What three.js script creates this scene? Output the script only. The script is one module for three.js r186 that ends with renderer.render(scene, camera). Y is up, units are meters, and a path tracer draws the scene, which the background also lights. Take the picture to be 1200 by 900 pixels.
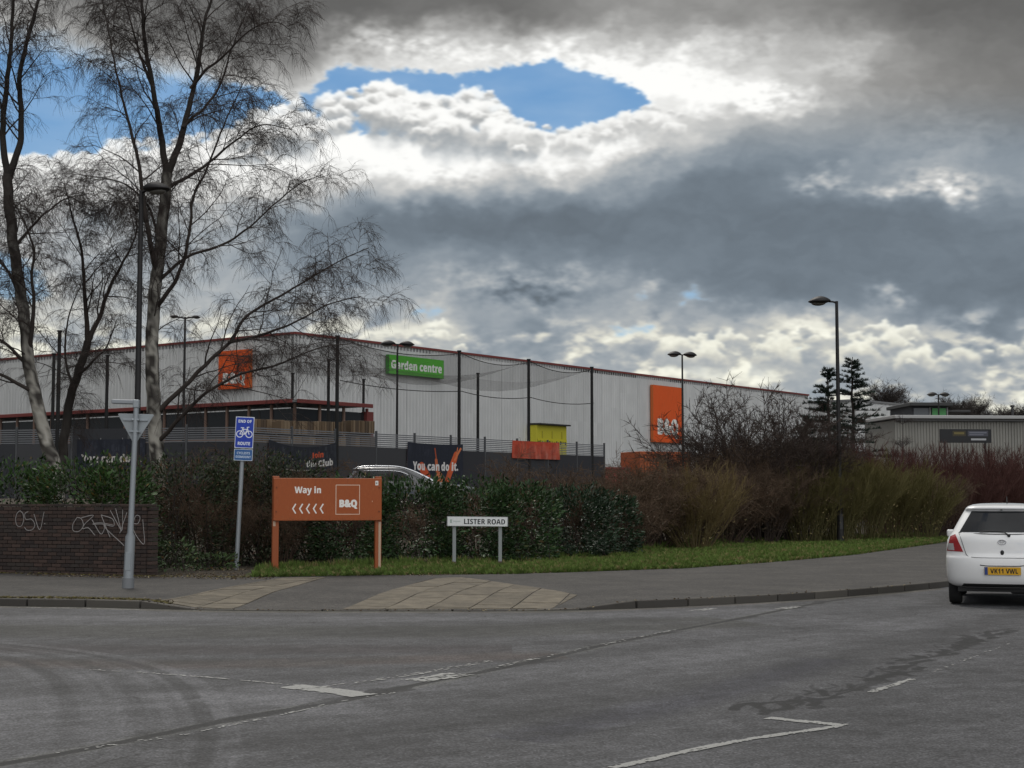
import * as THREE from 'three';
import { RoundedBoxGeometry } from 'three/addons/geometries/RoundedBoxGeometry.js';
import { mergeGeometries } from 'three/addons/utils/BufferGeometryUtils.js';
import { createNoise2D, createNoise3D } from 'simplex-noise';
import { Brush, Evaluator, SUBTRACTION } from 'three-bvh-csg';

// ---------------------------------------------------------------- camera, sky, sun, exposure
const scene = new THREE.Scene();
const camera = new THREE.PerspectiveCamera(28.07, 4 / 3, 0.1, 3000);
camera.position.set(0, 1.6, 0);
camera.rotation.x = THREE.MathUtils.degToRad(4.289);
scene.add(camera);
const renderer = new THREE.WebGLRenderer({ antialias: true });
renderer.toneMapping = THREE.LinearToneMapping;
renderer.toneMappingExposure = 1.0;
renderer.shadowMap.enabled = true;

const SUN = new THREE.Vector3(-0.2, 0.8, -0.57).normalize();
const sun = new THREE.DirectionalLight(new THREE.Color(1, 0.95, 0.87), 1.5);
sun.name = 'sun';
sun.position.copy(SUN).multiplyScalar(200);
sun.castShadow = true;
sun.shadow.radius = 24;
Object.assign(sun.shadow.camera, { left: -80, right: 80, top: 80, bottom: -80, near: 1, far: 500 });
scene.add(sun, sun.target);

const rng = (s) => () => { s = (s + 0x6d2b79f5) | 0; let t = Math.imul(s ^ (s >>> 15), 1 | s); t = (t + Math.imul(t ^ (t >>> 7), 61 | t)) ^ t; return ((t ^ (t >>> 14)) >>> 0) / 4294967296; };
const n2 = createNoise2D(rng(11)), n3 = createNoise3D(rng(12));
const { clamp, lerp, smoothstep } = THREE.MathUtils;
const sm = (x, a, b) => smoothstep(x, a, b);
function fbm(x, y, oct = 5, gain = 0.5) { let s = 0, a = 1, t = 0; for (let i = 0; i < oct; i++) { s += a * n2(x + 17.3 * i, y - 9.1 * i); t += a; a *= gain; x *= 2.03; y *= 2.03; } return s / t; }
function billow(x, y, oct = 4) { let s = 0, a = 1, t = 0; for (let i = 0; i < oct; i++) { s += a * (1 - 2 * Math.abs(n2(x + 31 * i, y + 7 * i))); t += a; a *= 0.5; x *= 2.1; y *= 2.1; } return s / t; }
const lin = (c) => (c <= 0.04045 ? c / 12.92 : Math.pow((c + 0.055) / 1.055, 2.4));
// ---------------------------------------------------------------- the sky: broken cumulus under a grey ceiling, sun behind the cloud
// Cloud plane units: 1 unit is 1/1800 of the distance on a tangent plane that faces the store; a to the right, b above the horizon.
const CLOUD_LIGHT = [ // brightness of the cloud cover (display values), rows from b = 585 down to b = 85 in steps of 50, columns from a = -600 to 600 in steps of 100
  [150, 112, 98, 92, 88, 100, 96, 128, 134, 128, 112, 92, 92],
  [170, 130, 110, 98, 108, 186, 176, 200, 188, 176, 160, 116, 104],
  [190, 190, 190, 160, 165, 215, 235, 254, 250, 222, 152, 126, 114],
  [215, 240, 255, 262, 264, 264, 264, 258, 196, 150, 140, 132, 122],
  [240, 252, 255, 246, 226, 216, 196, 172, 124, 120, 128, 150, 140],
  [205, 182, 180, 156, 122, 112, 108, 108, 110, 108, 108, 112, 120],
  [190, 166, 164, 148, 126, 134, 120, 118, 116, 112, 112, 113, 113],
  [212, 180, 170, 160, 150, 150, 146, 150, 124, 117, 119, 114, 110],
  [222, 196, 186, 184, 182, 180, 152, 172, 182, 196, 186, 140, 146],
  [215, 206, 200, 200, 204, 196, 190, 194, 198, 204, 192, 178, 182],
  [205, 205, 205, 205, 205, 200, 196, 192, 192, 190, 188, 180, 182],
];
function gridLight(a, b) { // Catmull-Rom over the table
  const x = clamp((a + 600) / 100, 0, 11.999), y = clamp((585 - b) / 50, 0, 9.999), ix = Math.floor(x), iy = Math.floor(y), fx = x - ix, fy = y - iy;
  const w = (t) => [((-t + 2) * t - 1) * t / 2, ((3 * t - 5) * t * t + 2) / 2, ((-3 * t + 4) * t + 1) * t / 2, ((t - 1) * t * t) / 2], wx = w(fx), wy = w(fy);
  let s = 0;
  for (let j = 0; j < 4; j++) { const row = CLOUD_LIGHT[clamp(iy + j - 1, 0, 10)]; for (let i = 0; i < 4; i++) s += wy[j] * wx[i] * row[clamp(ix + i - 1, 0, 12)]; }
  return s;
}
// openings of blue: polygons in (a, b)
const OPENINGS = [
  [[-262, 468], [-205, 514], [-110, 512], [-60, 504], [0, 514], [50, 522], [95, 506], [128, 492], [160, 482], [166, 468], [135, 452], [105, 442], [60, 436], [0, 430], [-120, 430], [-200, 440]],
  [[-700, 560], [-560, 545], [-480, 520], [-380, 500], [-300, 490], [-268, 478], [-262, 468], [-300, 430], [-420, 418], [-520, 405], [-700, 412]],
  [[-112, 226], [-98, 230], [-80, 226], [-76, 218], [-96, 213], [-114, 216]],
  [[112, 196], [138, 203], [162, 212], [170, 206], [150, 194], [124, 188]],
  [[140, 238], [160, 246], [166, 236], [148, 228]],
  [[196, 236], [222, 250], [232, 232], [205, 222]],
  [[318, 176], [332, 180], [338, 170], [326, 163]],
  [[-640, 290], [-560, 285], [-545, 240], [-590, 225], [-640, 235]],
];
function inPoly(p, x, y) { // signed distance, positive inside
  let d = 1e9, inside = false;
  for (let i = 0, j = p.length - 1; i < p.length; j = i++) {
    const [xi, yi] = p[i], [xj, yj] = p[j], ex = xj - xi, ey = yj - yi, t = clamp(((x - xi) * ex + (y - yi) * ey) / (ex * ex + ey * ey), 0, 1);
    d = Math.min(d, Math.hypot(x - xi - ex * t, y - yi - ey * t));
    if ((yi > y) !== (yj > y) && x < (xj - xi) * (y - yi) / (yj - yi) + xi) inside = !inside;
  }
  return inside ? d : -d;
}
// cauliflower heads along the cloud tops: [ridge polyline, head radius, rows, brightest, darkest]
const PUFFS = [];
(() => {
  const R = rng(5);
  const ridge = (line, r, rows, hi, lo, step, gap = 0) => {
    for (let row = 0; row < rows; row++) for (let k = 0; k + 1 < line.length; k++) {
      const [x0, y0] = line[k], [x1, y1] = line[k + 1], n = Math.max(1, Math.round(Math.hypot(x1 - x0, y1 - y0) / (r * step)));
      for (let i = 0; i < n; i++) { const t = (i + R()) / n, q = r * (0.4 + 1.5 * R() ** 2) * (1 + 0.25 * row); if (R() < gap) continue; PUFFS.push([lerp(x0, x1, t) + (R() - 0.5) * r, lerp(y0, y1, t) - q * 0.8 - row * r * (0.75 + 0.3 * R()), q, hi, lo - row * 4]); }
    }
  };
  ridge([[-330, 440], [-290, 462], [-255, 474], [-225, 474], [-200, 486], [-160, 496], [-120, 488], [-98, 470], [-70, 480], [-40, 488], [-10, 474], [5, 452]], 17, 3, 262, 174, 0.9);
  ridge([[-600, 405], [-520, 410], [-450, 425], [-400, 430], [-330, 440]], 16, 2, 252, 205, 1.2);
  ridge([[5, 450], [40, 446], [70, 438], [100, 444], [135, 456], [165, 470], [200, 458]], 12, 2, 250, 196, 1.2);
  ridge([[395, 186], [430, 208], [462, 200], [478, 172]], 15, 2, 246, 168, 1.0, 0.1);
  ridge([[190, 186], [240, 196], [290, 190], [340, 204], [385, 200]], 14, 2, 244, 176, 1.2, 0.2);
  ridge([[500, 176], [545, 188], [600, 178]], 12, 2, 236, 168, 1.2, 0.3);
  ridge([[-110, 196], [-84, 208], [-62, 190]], 13, 2, 246, 180, 1.1, 0.1);
  PUFFS.sort((p, q) => (q[1] + q[2]) - (p[1] + p[2]));
})();
const BRIGHT = [ // torn bright edges: a, b, radii, gain
  [-150, 540, 75, 22, 62], [-40, 528, 70, 18, 40], [60, 530, 80, 26, 40], [150, 510, 90, 34, 40], [290, 478, 70, 14, 60], [250, 540, 90, 18, 24], [500, 368, 60, 13, 88], [372, 378, 36, 11, 56], [440, 365, 24, 8, 40],
  [120, 418, 60, 26, 30], [30, 390, 60, 22, 30], [-120, 392, 110, 20, 34], [-200, 560, 60, 14, 20], [445, 236, 20, 16, 60], [-96, 200, 24, 20, 36], [170, 252, 24, 10, 40], [-30, 258, 70, 20, 26], [60, 262, 60, 10, 30], [20, 236, 60, 16, -30], [-90, 240, 40, 20, 14], [330, 195, 90, 16, 30], [-420, 395, 160, 26, 18],
  [-140, 458, 46, 12, -60], [-30, 452, 44, 11, -55], [-80, 440, 40, 9, -40], [-230, 448, 40, 9, -35], [30, 250, 46, 18, -34], [520, 440, 80, 40, 10], [395, 520, 40, 22, 30], [-470, 150, 120, 30, 20],
];
// display colour (0..1, sRGB-like) of the patch of sky in front of the camera
function skyInView(a, b) {
  const wx = 26 * fbm(a / 120, b / 80, 5, 0.55) + 5 * fbm(a / 22 + 40, b / 18, 4, 0.6), wy = 20 * fbm(a / 120 + 50, b / 80 + 20, 5, 0.55) + 5 * fbm(a / 22, b / 18 + 60, 4, 0.6);
  const A = a + wx, B = b + wy;
  let L = gridLight(A, B);
  for (const [ca, cb, ra, rb, g] of BRIGHT) {
    const x = (A - ca) / ra, y = (B - cb) / rb, e = x * x + y * y;
    if (e < 6) L += g * Math.exp(-e) * (0.8 + 1.3 * fbm(a / 26 + ca, b / 16, 5, 0.62));
  }
  L += 13 * (1 - sm(L, 150, 215));
  // texture: soft large swells in the dark bellies, crisper billows in the lit parts
  const crisp = sm(L, 115, 190);
  L += fbm(A / 70, B / 34, 5, 0.55) * lerp(6, 20, crisp);
  // broken low cumulus: patches with ragged edges, bright along their upper rims where the light comes through
  const low = sm(b, 30, 90) * (1 - sm(b + 34 * fbm(a / 150, 3, 3), 176, 236)), cl = (y, k) => fbm((a + wx * 0.4) / (150 * k) + 3, (y + wy * 0.3) / (76 * k), 7, 0.6);
  const f1 = cl(b, 1), rimLit = sm(f1 - cl(b + 14, 1), -0.2, 0.3), body = sm(f1, -0.22, 0.26), f2 = fbm(a / 46, b / 26, 6, 0.6);
  const lowL = lerp(156, 192, body) + (0.25 + 0.75 * body) * 66 * (rimLit - 0.2) + 20 * f2 + (L - 178) * 0.45;
  L = lerp(L, lowL, 0.85 * low);
  // blue openings
  let hole = -1e9, small = -1e9;
  OPENINGS.forEach((p, i) => { if (i < 2) hole = Math.max(hole, inPoly(p, a + wx * 0.35, b + wy * 0.3)); else small = Math.max(small, inPoly(p, a + wx * 0.7, b + wy * 0.7)); });
  hole += 7 * fbm(a / 20, b / 14, 5, 0.6) + 4 * fbm(a / 60, b / 40, 3);
  small += 8 * fbm(a / 26 + 9, b / 13, 5, 0.6) - 2;
  const rim = Math.exp(-Math.max(0, -hole) / 13) + 0.3 * Math.exp(-Math.max(0, -small) / 10);
  L = lerp(L, Math.max(L, 236 + 10 * fbm(a / 12, b / 10, 3)), 0.85 * Math.min(1, rim));
  const soft = 1 + 7 * sm(-a, 280, 420) * sm(b, 450, 520), blue = Math.max(sm(hole, -3 * soft, 3.5 * soft), 0.85 * sm(small, -4, 8));
  const bel = clamp(b / 600, 0, 1);
  let r, g, bl;
  const tone = (l) => { // bellies blue-grey below, neutral to warm grey in the ceiling; lit parts slightly cream low down
    const t = clamp(l / 255, 0, 1), dark = 1 - sm(l, 120, 215), ceil = sm(b, 400, 500);
    const cool = dark * (1 - ceil), cream = sm(l, 160, 235) * (1 - sm(b, 170, 300));
    return [t * (1 - 0.1 * cool + 0.004 * dark * ceil), t * (1 - 0.012 * cool - 0.004 * cream), t * (1 + 0.07 * cool - 0.012 * dark * ceil - 0.055 * cream - 0.01 * (1 - dark))];
  };
  [r, g, bl] = tone(L);
  const depth = sm(b, 120, 560), vr = lerp(0.62, 0.43, depth), vg = lerp(0.76, 0.61, depth), vb = lerp(0.87, 0.80, depth), veil = 0.10 + 0.12 * fbm(a / 140, b / 50, 4);
  r = lerp(r, lerp(vr, 0.86, veil), blue); g = lerp(g, lerp(vg, 0.88, veil), blue); bl = lerp(bl, lerp(vb, 0.92, veil), blue);
  // heads, far to near
  for (const [ca, cb, q, hi, lo] of PUFFS) {
    const dx0 = a - ca, dy0 = b - cb;
    if (dx0 > 1.7 * q || dx0 < -1.7 * q || dy0 > 1.7 * q || dy0 < -1.7 * q) continue;
    const x = (dx0 + q * 0.34 * fbm(a / (q * 1.2) + ca, b / (q * 1.2), 4, 0.5)) / q, y = (dy0 + q * 0.34 * fbm(a / (q * 1.2), b / (q * 1.2) + cb, 4, 0.5)) / q, d = Math.hypot(x, y);
    if (d > 1.1) continue;
    const edge = 1 - sm(d, 0.88, 1.05), under = 1 - sm(-y, -0.25, 0.75), k = edge * under * 0.94;
    const lit = 0.08 + 0.92 * sm(y * 0.75 + d * 0.3, 0.1, 0.92);
    const l = lerp(lo, hi, lit) + 10 * fbm(a / 9, b / 8, 3);
    const c = tone(l);
    r = lerp(r, c[0], k); g = lerp(g, c[1], k); bl = lerp(bl, c[2], k);
  }
  return [r, g, bl];
}
// the rest of the dome: the same broken cloud; on the sun's side we see dark bellies, opposite it, out of view, cloud faces brightened to light the car's back and walls; brighter overhead, and a glow added round the cloud-covered sun to light the ground
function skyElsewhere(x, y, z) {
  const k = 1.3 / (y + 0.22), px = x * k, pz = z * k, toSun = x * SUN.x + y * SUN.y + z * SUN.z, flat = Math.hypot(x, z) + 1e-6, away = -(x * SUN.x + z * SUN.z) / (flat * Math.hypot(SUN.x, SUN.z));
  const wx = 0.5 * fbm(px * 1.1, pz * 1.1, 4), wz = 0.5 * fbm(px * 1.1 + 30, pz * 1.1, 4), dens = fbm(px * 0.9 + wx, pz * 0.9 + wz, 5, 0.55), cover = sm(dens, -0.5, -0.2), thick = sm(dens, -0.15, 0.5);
  const faces = lerp(0.4, sm(away, 0.1, 0.95), sm(flat, 0, 0.6)), mean = lerp(0.12, 1.15, faces) * (0.6 + 0.9 * y);  // unseen rear sky raised to light the car and walls
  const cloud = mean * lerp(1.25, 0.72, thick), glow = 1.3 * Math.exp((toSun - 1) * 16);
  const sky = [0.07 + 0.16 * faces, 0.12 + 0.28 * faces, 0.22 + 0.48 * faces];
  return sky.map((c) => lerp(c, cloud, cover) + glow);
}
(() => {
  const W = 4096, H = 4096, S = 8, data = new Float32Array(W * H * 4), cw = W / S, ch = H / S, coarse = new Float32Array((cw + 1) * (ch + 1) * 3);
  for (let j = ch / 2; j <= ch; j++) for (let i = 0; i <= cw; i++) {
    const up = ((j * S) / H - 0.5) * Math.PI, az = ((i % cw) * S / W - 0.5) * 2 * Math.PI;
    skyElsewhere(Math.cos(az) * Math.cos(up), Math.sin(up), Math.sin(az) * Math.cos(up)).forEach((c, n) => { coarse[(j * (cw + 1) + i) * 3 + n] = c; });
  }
  for (let row = 0; row < H; row++) {
    const up = ((row + 0.5) / H - 0.5) * Math.PI, sy = Math.sin(up), cy = Math.cos(up);
    for (let col = 0; col < W; col++) {
      const o = (row * W + col) * 4;
      data[o + 3] = 1;
      if (up < 0) { data[o] = 0.16; data[o + 1] = 0.16; data[o + 2] = 0.155; continue; }
      const az = ((col + 0.5) / W - 0.5) * 2 * Math.PI, x = Math.cos(az) * cy, z = Math.sin(az) * cy;
      const off = Math.acos(clamp(-z / cy, -1, 1)) * (180 / Math.PI), el = up * (180 / Math.PI), inView = (1 - sm(off, 24, 44)) * (1 - sm(el, 19, 27));
      const fi = (col + 0.5) / S, fj = (row + 0.5) / S, i = Math.floor(fi), j = Math.floor(fj), u = fi - i, v = fj - j;
      for (let n = 0; n < 3; n++) {
        const p = (j * (cw + 1) + i) * 3 + n, q = p + (cw + 1) * 3;
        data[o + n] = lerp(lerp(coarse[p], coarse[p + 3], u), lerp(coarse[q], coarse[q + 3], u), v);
      }
      if (inView > 0) { const c = skyInView((1800 * x) / -z, (1800 * sy) / -z); for (let n = 0; n < 3; n++) data[o + n] = lerp(data[o + n], lin(clamp(c[n], 0, 1)), inView); }
    }
  }
  const sky = new THREE.DataTexture(data, W, H, THREE.RGBAFormat, THREE.FloatType);
  sky.mapping = THREE.EquirectangularReflectionMapping; sky.magFilter = THREE.LinearFilter; sky.needsUpdate = true;
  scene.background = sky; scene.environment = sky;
})();
// ---------------------------------------------------------------- helpers
const V = (x, y, d) => new THREE.Vector3(x, y, -d); // d: metres in front of the camera
const used = new Map();
const numbered = (n) => { const k = used.get(n) ?? 0; used.set(n, k + 1); return k ? `${n}_${String(k).padStart(3, '0')}` : n; };
function tag(o, label, category, group) { o.userData.label = label; o.userData.category = category; if (group) o.userData.group = group; return o; }
function thing(name, label, category, pos = [0, 0, 0], turn = 0, group) { const o = new THREE.Group(); o.name = numbered(name); o.position.copy(V(...pos)); o.rotation.y = turn; scene.add(o); return tag(o, label, category, group); }
function part(name, geo, mat, parent, pos, rot) { const m = new THREE.Mesh(geo, mat); m.name = name; if (pos) m.position.set(...pos); if (rot) m.rotation.set(...rot); parent.add(m); return m; }
function struct(name, geo, mat) { const m = new THREE.Mesh(geo, mat); m.name = numbered(name); m.userData.kind = 'structure'; scene.add(m); return m; }
function dup(root, pos, turn, scale, label, group) { const r = root.clone(); r.name = numbered(root.name.replace(/_\d{3}$/, '')); r.userData = { ...root.userData }; r.position.copy(V(...pos)); r.rotation.y = turn; if (scale) r.scale.set(...(Array.isArray(scale) ? scale : [scale, scale, scale])); if (label) r.userData.label = label; if (group) r.userData.group = group; scene.add(r); return r; }
const rgb = (r, g = r, b = r) => new THREE.Color().setRGB(r, g, b);
const M = (c, roughness = 0.8, more = {}) => new THREE.MeshStandardMaterial({ color: Array.isArray(c) ? rgb(...c) : rgb(c), roughness, ...more });
const box = (w, h, d) => new THREE.BoxGeometry(w, h, d);
const rbox = (w, h, d, r = 0.01, s = 2) => new RoundedBoxGeometry(w, h, d, s, r);
const cyl = (r0, r1, h, n = 16) => new THREE.CylinderGeometry(r0, r1, h, n);
const joined = (...g) => mergeGeometries(g.map((x) => (x.index ? x.toNonIndexed() : x)).map((x) => { for (const k of Object.keys(x.attributes)) if (!['position', 'normal', 'uv'].includes(k)) x.deleteAttribute(k); return x; }));
const moved = (g, x = 0, y = 0, z = 0, rx = 0, ry = 0, rz = 0) => g.applyMatrix4(new THREE.Matrix4().compose(new THREE.Vector3(x, y, z), new THREE.Quaternion().setFromEuler(new THREE.Euler(rx, ry, rz)), new THREE.Vector3(1, 1, 1)));
class Build { // collects tubes and faces into one geometry
  constructor() { this.p = []; this.n = []; this.c = []; this.uv = []; this.i = []; }
  tube(pts, rad, sides = 6, color, cap = true) {
    const N = pts.length, t = new THREE.Vector3(), a = new THREE.Vector3(), b = new THREE.Vector3(), base = this.p.length / 3; let len = 0;
    for (let i = 0; i < N; i++) {
      t.subVectors(pts[Math.min(i + 1, N - 1)], pts[Math.max(i - 1, 0)]).normalize();
      if (i === 0) a.set(Math.abs(t.y) > 0.9 ? 1 : 0, Math.abs(t.y) > 0.9 ? 0 : 1, 0);
      else len += pts[i].distanceTo(pts[i - 1]);
      a.addScaledVector(t, -a.dot(t)).normalize(); b.crossVectors(t, a);
      const r = Array.isArray(rad) ? rad[i] : lerp(rad, 0.3 * rad, i / (N - 1));
      for (let k = 0; k <= sides; k++) {
        const f = (k / sides) * 2 * Math.PI, x = Math.cos(f), y = Math.sin(f), nx = a.x * x + b.x * y, ny = a.y * x + b.y * y, nz = a.z * x + b.z * y;
        this.p.push(pts[i].x + nx * r, pts[i].y + ny * r, pts[i].z + nz * r); this.n.push(nx, ny, nz); this.uv.push(k / sides, len);
        if (color) this.c.push(...color(i, k, pts[i]));
      }
    }
    const s = sides + 1;
    for (let i = 0; i + 1 < N; i++) for (let k = 0; k < sides; k++) { const q = base + i * s + k; this.i.push(q, q + 1, q + s, q + 1, q + s + 1, q + s); }
    if (cap && sides > 4) for (const [row, flip] of [[0, 1], [N - 1, 0]]) for (let k = 1; k + 1 < sides; k++) { const q = base + row * s; this.i.push(q, q + (flip ? k + 1 : k), q + (flip ? k : k + 1)); }
    return this;
  }
  geo() {
    const g = new THREE.BufferGeometry();
    g.setAttribute('position', new THREE.Float32BufferAttribute(this.p, 3)); g.setAttribute('normal', new THREE.Float32BufferAttribute(this.n, 3)); g.setAttribute('uv', new THREE.Float32BufferAttribute(this.uv, 2));
    if (this.c.length) g.setAttribute('color', new THREE.Float32BufferAttribute(this.c, 3));
    return g.setIndex(this.i);
  }
}
function sheet(nx, nz, at, uvOf) { // grid surface from at(i, j) -> Vector3, i in 0..nx, j in 0..nz
  const p = [], uv = [], idx = [];
  for (let j = 0; j <= nz; j++) for (let i = 0; i <= nx; i++) { const q = at(i / nx, j / nz); p.push(q.x, q.y, q.z); uv.push(...(uvOf ? uvOf(q, i / nx, j / nz) : [q.x, -q.z])); }
  for (let j = 0; j < nz; j++) for (let i = 0; i < nx; i++) { const a = j * (nx + 1) + i, b = a + nx + 1; idx.push(a, a + 1, b, a + 1, b + 1, b); }
  const g = new THREE.BufferGeometry(); g.setAttribute('position', new THREE.Float32BufferAttribute(p, 3)); g.setAttribute('uv', new THREE.Float32BufferAttribute(uv, 2)); g.setIndex(idx); g.computeVertexNormals(); return g;
}
function dataTex(w, h, f, { srgb = true, repeat = [1, 1] } = {}) {
  const d = new Uint8Array(w * h * 4);
  for (let y = 0; y < h; y++) for (let x = 0; x < w; x++) { const c = f(x / w, y / h, x, y); d.set([c[0], c[1] ?? c[0], c[2] ?? c[0], 255].map((v) => clamp(v, 0, 255)), (y * w + x) * 4); }
  const t = new THREE.DataTexture(d, w, h); t.magFilter = THREE.LinearFilter; t.wrapS = t.wrapT = THREE.RepeatWrapping; t.repeat.set(...repeat); if (srgb) t.colorSpace = THREE.SRGBColorSpace; t.needsUpdate = true; return t;
}
function canvasTex(w, h, draw) { const c = document.createElement('canvas'); c.width = w; c.height = h; const x = c.getContext('2d'); draw(x, w, h); const t = new THREE.CanvasTexture(c); t.colorSpace = THREE.SRGBColorSpace; t.magFilter = THREE.LinearFilter; return t; }
const along = (P, x) => { for (let i = 0; i + 1 < P.length; i++) if (x <= P[i + 1][0] || i + 2 === P.length) return lerp(P[i][1], P[i + 1][1], (x - P[i][0]) / (P[i + 1][0] - P[i][0])); };
const smoothLine = (pts, step = 0.3) => { const c = new THREE.CatmullRomCurve3(pts); return c.getSpacedPoints(Math.max(2, Math.round(c.getLength() / step))); };
// ---------------------------------------------------------------- ground, road, kerb, pavement
const KERB = [[-30, 29], [-20, 26.6], [-14, 25], [-10, 23.9], [-7.7, 23.29], [-6.37, 23.05], [-5.1, 22.6], [-4.1, 22.3], [-2.2, 22.2], [0.49, 22.25], [1.24, 22.5], [2.94, 23.45], [4.8, 24.87], [7.71, 27.97], [10, 31], [13, 36], [17, 44.5], [22, 57], [30, 80]];
const kerbCurve = new THREE.CatmullRomCurve3(KERB.map(([x, d]) => V(x, 0, d)), false, 'centripetal'), KERB_FINE = kerbCurve.getSpacedPoints(400).map((p) => [p.x, -p.z]);
const kerbD = (x) => along(KERB_FINE, x);
const kerbTop = (x) => lerp(0.014, 0.11, Math.max(sm(-x, 4.5, 5.5), sm(x, 0.7, 1.9)));
const paveY = (x, d) => lerp(kerbTop(x), 0.112, sm(d - kerbD(x), 0.1, 3.2));
const VERGE = [[-6.4, 29.9], [-4.91, 29.7], [-2.53, 30.4], [0, 30.9], [3.69, 33.4], [6.4, 37], [9.17, 41.5], [14.18, 51.8], [20, 66]]; // front edge of the grass
const BACK = [[-40, 36], [-10.4, 31.5], [-7, 30.1], [-6.4, 30.1], ...VERGE.slice(1), [30, 92]]; // back of the pavement
const rise = (x, d) => 1.45 * sm(d - along(BACK, clamp(x, -40, 30)), 9, 23);
const groundY = (x, d) => lerp(0.1, 0.15 + 0.03 * n2(x * 0.6, d * 0.6) + 0.015 * n2(x * 2.1, d * 2.1), sm(d - along(BACK, clamp(x, -40, 30)), 0.05, 0.8)) + rise(x, d);
const SITE = 1.6; // level of the store's yard

const speckle = dataTex(256, 256, (() => { const r = rng(3); return () => { const v = 128 + 90 * (r() + r() - 1); return [v]; }; })(), { srgb: false });
const bumpOf = (repeat) => { const t = speckle.clone(); t.repeat.set(repeat, repeat); return t; };

struct('ground', moved(new THREE.PlaneGeometry(1600, 1600), 0, -0.03, -300, -Math.PI / 2), M([0.09, 0.088, 0.08], 0.95));

// road surface: worn asphalt with turning scuffs, patches, seams and tar, drawn in metres (x -10.5..10.5, distance 8..29)
const roadMap = (() => {
  const W = 2048, S = 21, px = (x) => ((x + 10.5) / S) * W, py = (d) => ((d - 8) / S) * W, m = W / S;
  const c = document.createElement('canvas'); c.width = c.height = W; const g = c.getContext('2d'), R = rng(21);
  g.fillStyle = 'rgb(128,128,128)'; g.fillRect(0, 0, W, W);
  const line = (pts, w, col, blur = 0) => { // a soft edge is built up from a few strokes of falling width
    const s = smoothLine(pts.map(([x, d]) => V(x, 0, d)), 0.15), n = blur ? 6 : 1, [, head, al] = /^(.*?)([\d.]+)?\)$/.exec(col), alpha = 1 - Math.pow(1 - Number(al), 1 / n);
    g.lineJoin = g.lineCap = blur > 0.1 ? 'butt' : 'round';
    for (let k = 0; k < n; k++) { g.strokeStyle = `${head}${alpha})`; g.lineWidth = Math.max(1, (w + blur * (n > 1 ? 2 * (k / (n - 1)) - 1 : 0) * Math.min(1, w / blur)) * m); g.beginPath(); s.forEach((p, i) => g[i ? 'lineTo' : 'moveTo'](px(p.x), py(-p.z))); g.stroke(); }
  };
  // lighter polished wheel tracks and darker oil line along both lanes of the through road
  const lane = (o) => [[-10, 10 + o * 1.1], [-5, 11.4 + o], [-1, 13.2 + o], [2, 16 + o * 0.9], [5, 20 + o * 0.8], [8.5, 26 + o * 0.8]];
  for (const [o, w, col] of [[0.2, 1.0, 'rgba(158,158,161,0.5)'], [2.4, 0.9, 'rgba(150,150,150,0.3)'], [4.6, 0.9, 'rgba(152,151,150,0.35)'], [7, 0.9, 'rgba(146,146,146,0.3)'], [1.3, 0.5, 'rgba(98,98,100,0.35)'], [5.8, 0.6, 'rgba(100,100,102,0.4)'], [-2.4, 0.6, 'rgba(96,96,98,0.5)']]) line(lane(o), w, col, 0.25);
  line([[-10, 19.5], [-4, 18.8], [0, 19], [3, 20.4]], 1.6, 'rgba(88,87,86,0.55)', 0.4);
  line([[-10, 21.3], [-4, 20.8], [0, 20.9], [4, 22.6]], 0.8, 'rgba(164,163,161,0.55)', 0.25);
  line([[-10, 17], [-4.5, 16.6], [0, 16.6]], 0.8, 'rgba(90,87,84,0.6)', 0.35);
  line([[-6, 15.4], [-3, 15.1], [0.5, 16]], 0.7, 'rgba(112,94,84,0.5)', 0.3);
  // turning scuffs at the junction mouth
  for (let k = 0; k < 9; k++) { const o = k * 0.2 - 0.5 + 0.12 * R(), light = k % 3 !== 1; line([[-7 + o, 17.5], [-5.35 + o * 0.9, 16.2], [-4.2 + o * 0.9, 14.6], [-3.2 + o * 0.85, 12], [-2.65 + o * 0.8, 9.6], [-2.6 + o * 0.8, 8]], 0.05 + 0.16 * R(), light ? `rgba(186,186,186,${0.16 + 0.26 * R()})` : `rgba(78,78,80,${0.2 + 0.3 * R()})`, 0.03); }
  for (let k = 0; k < 8; k++) { const o = -k * 0.34; line([[-9 + o, 16.5], [-6.2 + o * 0.6, 14.6], [-4.6 + o * 0.7, 12], [-4 + o * 0.8, 9], [-4, 8]], 0.05 + 0.15 * R(), k % 2 ? `rgba(186,186,186,${0.18 + 0.26 * R()})` : `rgba(78,78,80,${0.2 + 0.3 * R()})`, 0.03); }
  line([[-6.5, 13], [-4.6, 12], [-3.4, 10.5], [-3.1, 8]], 2.2, 'rgba(172,172,174,0.5)', 0.5);
  line([[-2.5, 12.6], [-1.6, 12.3], [-1.3, 11.6]], 0.5, 'rgba(176,176,176,0.5)', 0.2);
  // longitudinal seam with old sealed edge
  const seam = [[-4.2, 8], [-2.88, 9.8], [-1.86, 11.6], [-1.38, 12.4], [-0.75, 13.5], [0, 15], [1.15, 17.3], [2.98, 20.7], [5.2, 24.7], [7, 27]];
  line(seam, 0.2, 'rgba(158,158,156,0.35)', 0.08);
  line(seam.map(([x, d], i) => [x + 0.05 * Math.sin(i * 9), d]), 0.1, 'rgba(52,52,52,0.85)', 0.015);
  for (let i = 0; i < 26; i++) { const t = R(), k = Math.floor(t * 8), f = t * 8 - k, x = lerp(seam[k][0], seam[k + 1][0], f), d = lerp(seam[k][1], seam[k + 1][1], f); line([[x, d], [x + 0.15 + 0.2 * R(), d + 0.3 + 0.4 * R()]], 0.06 + 0.12 * R(), 'rgba(66,66,66,0.6)', 0.02); }
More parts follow.
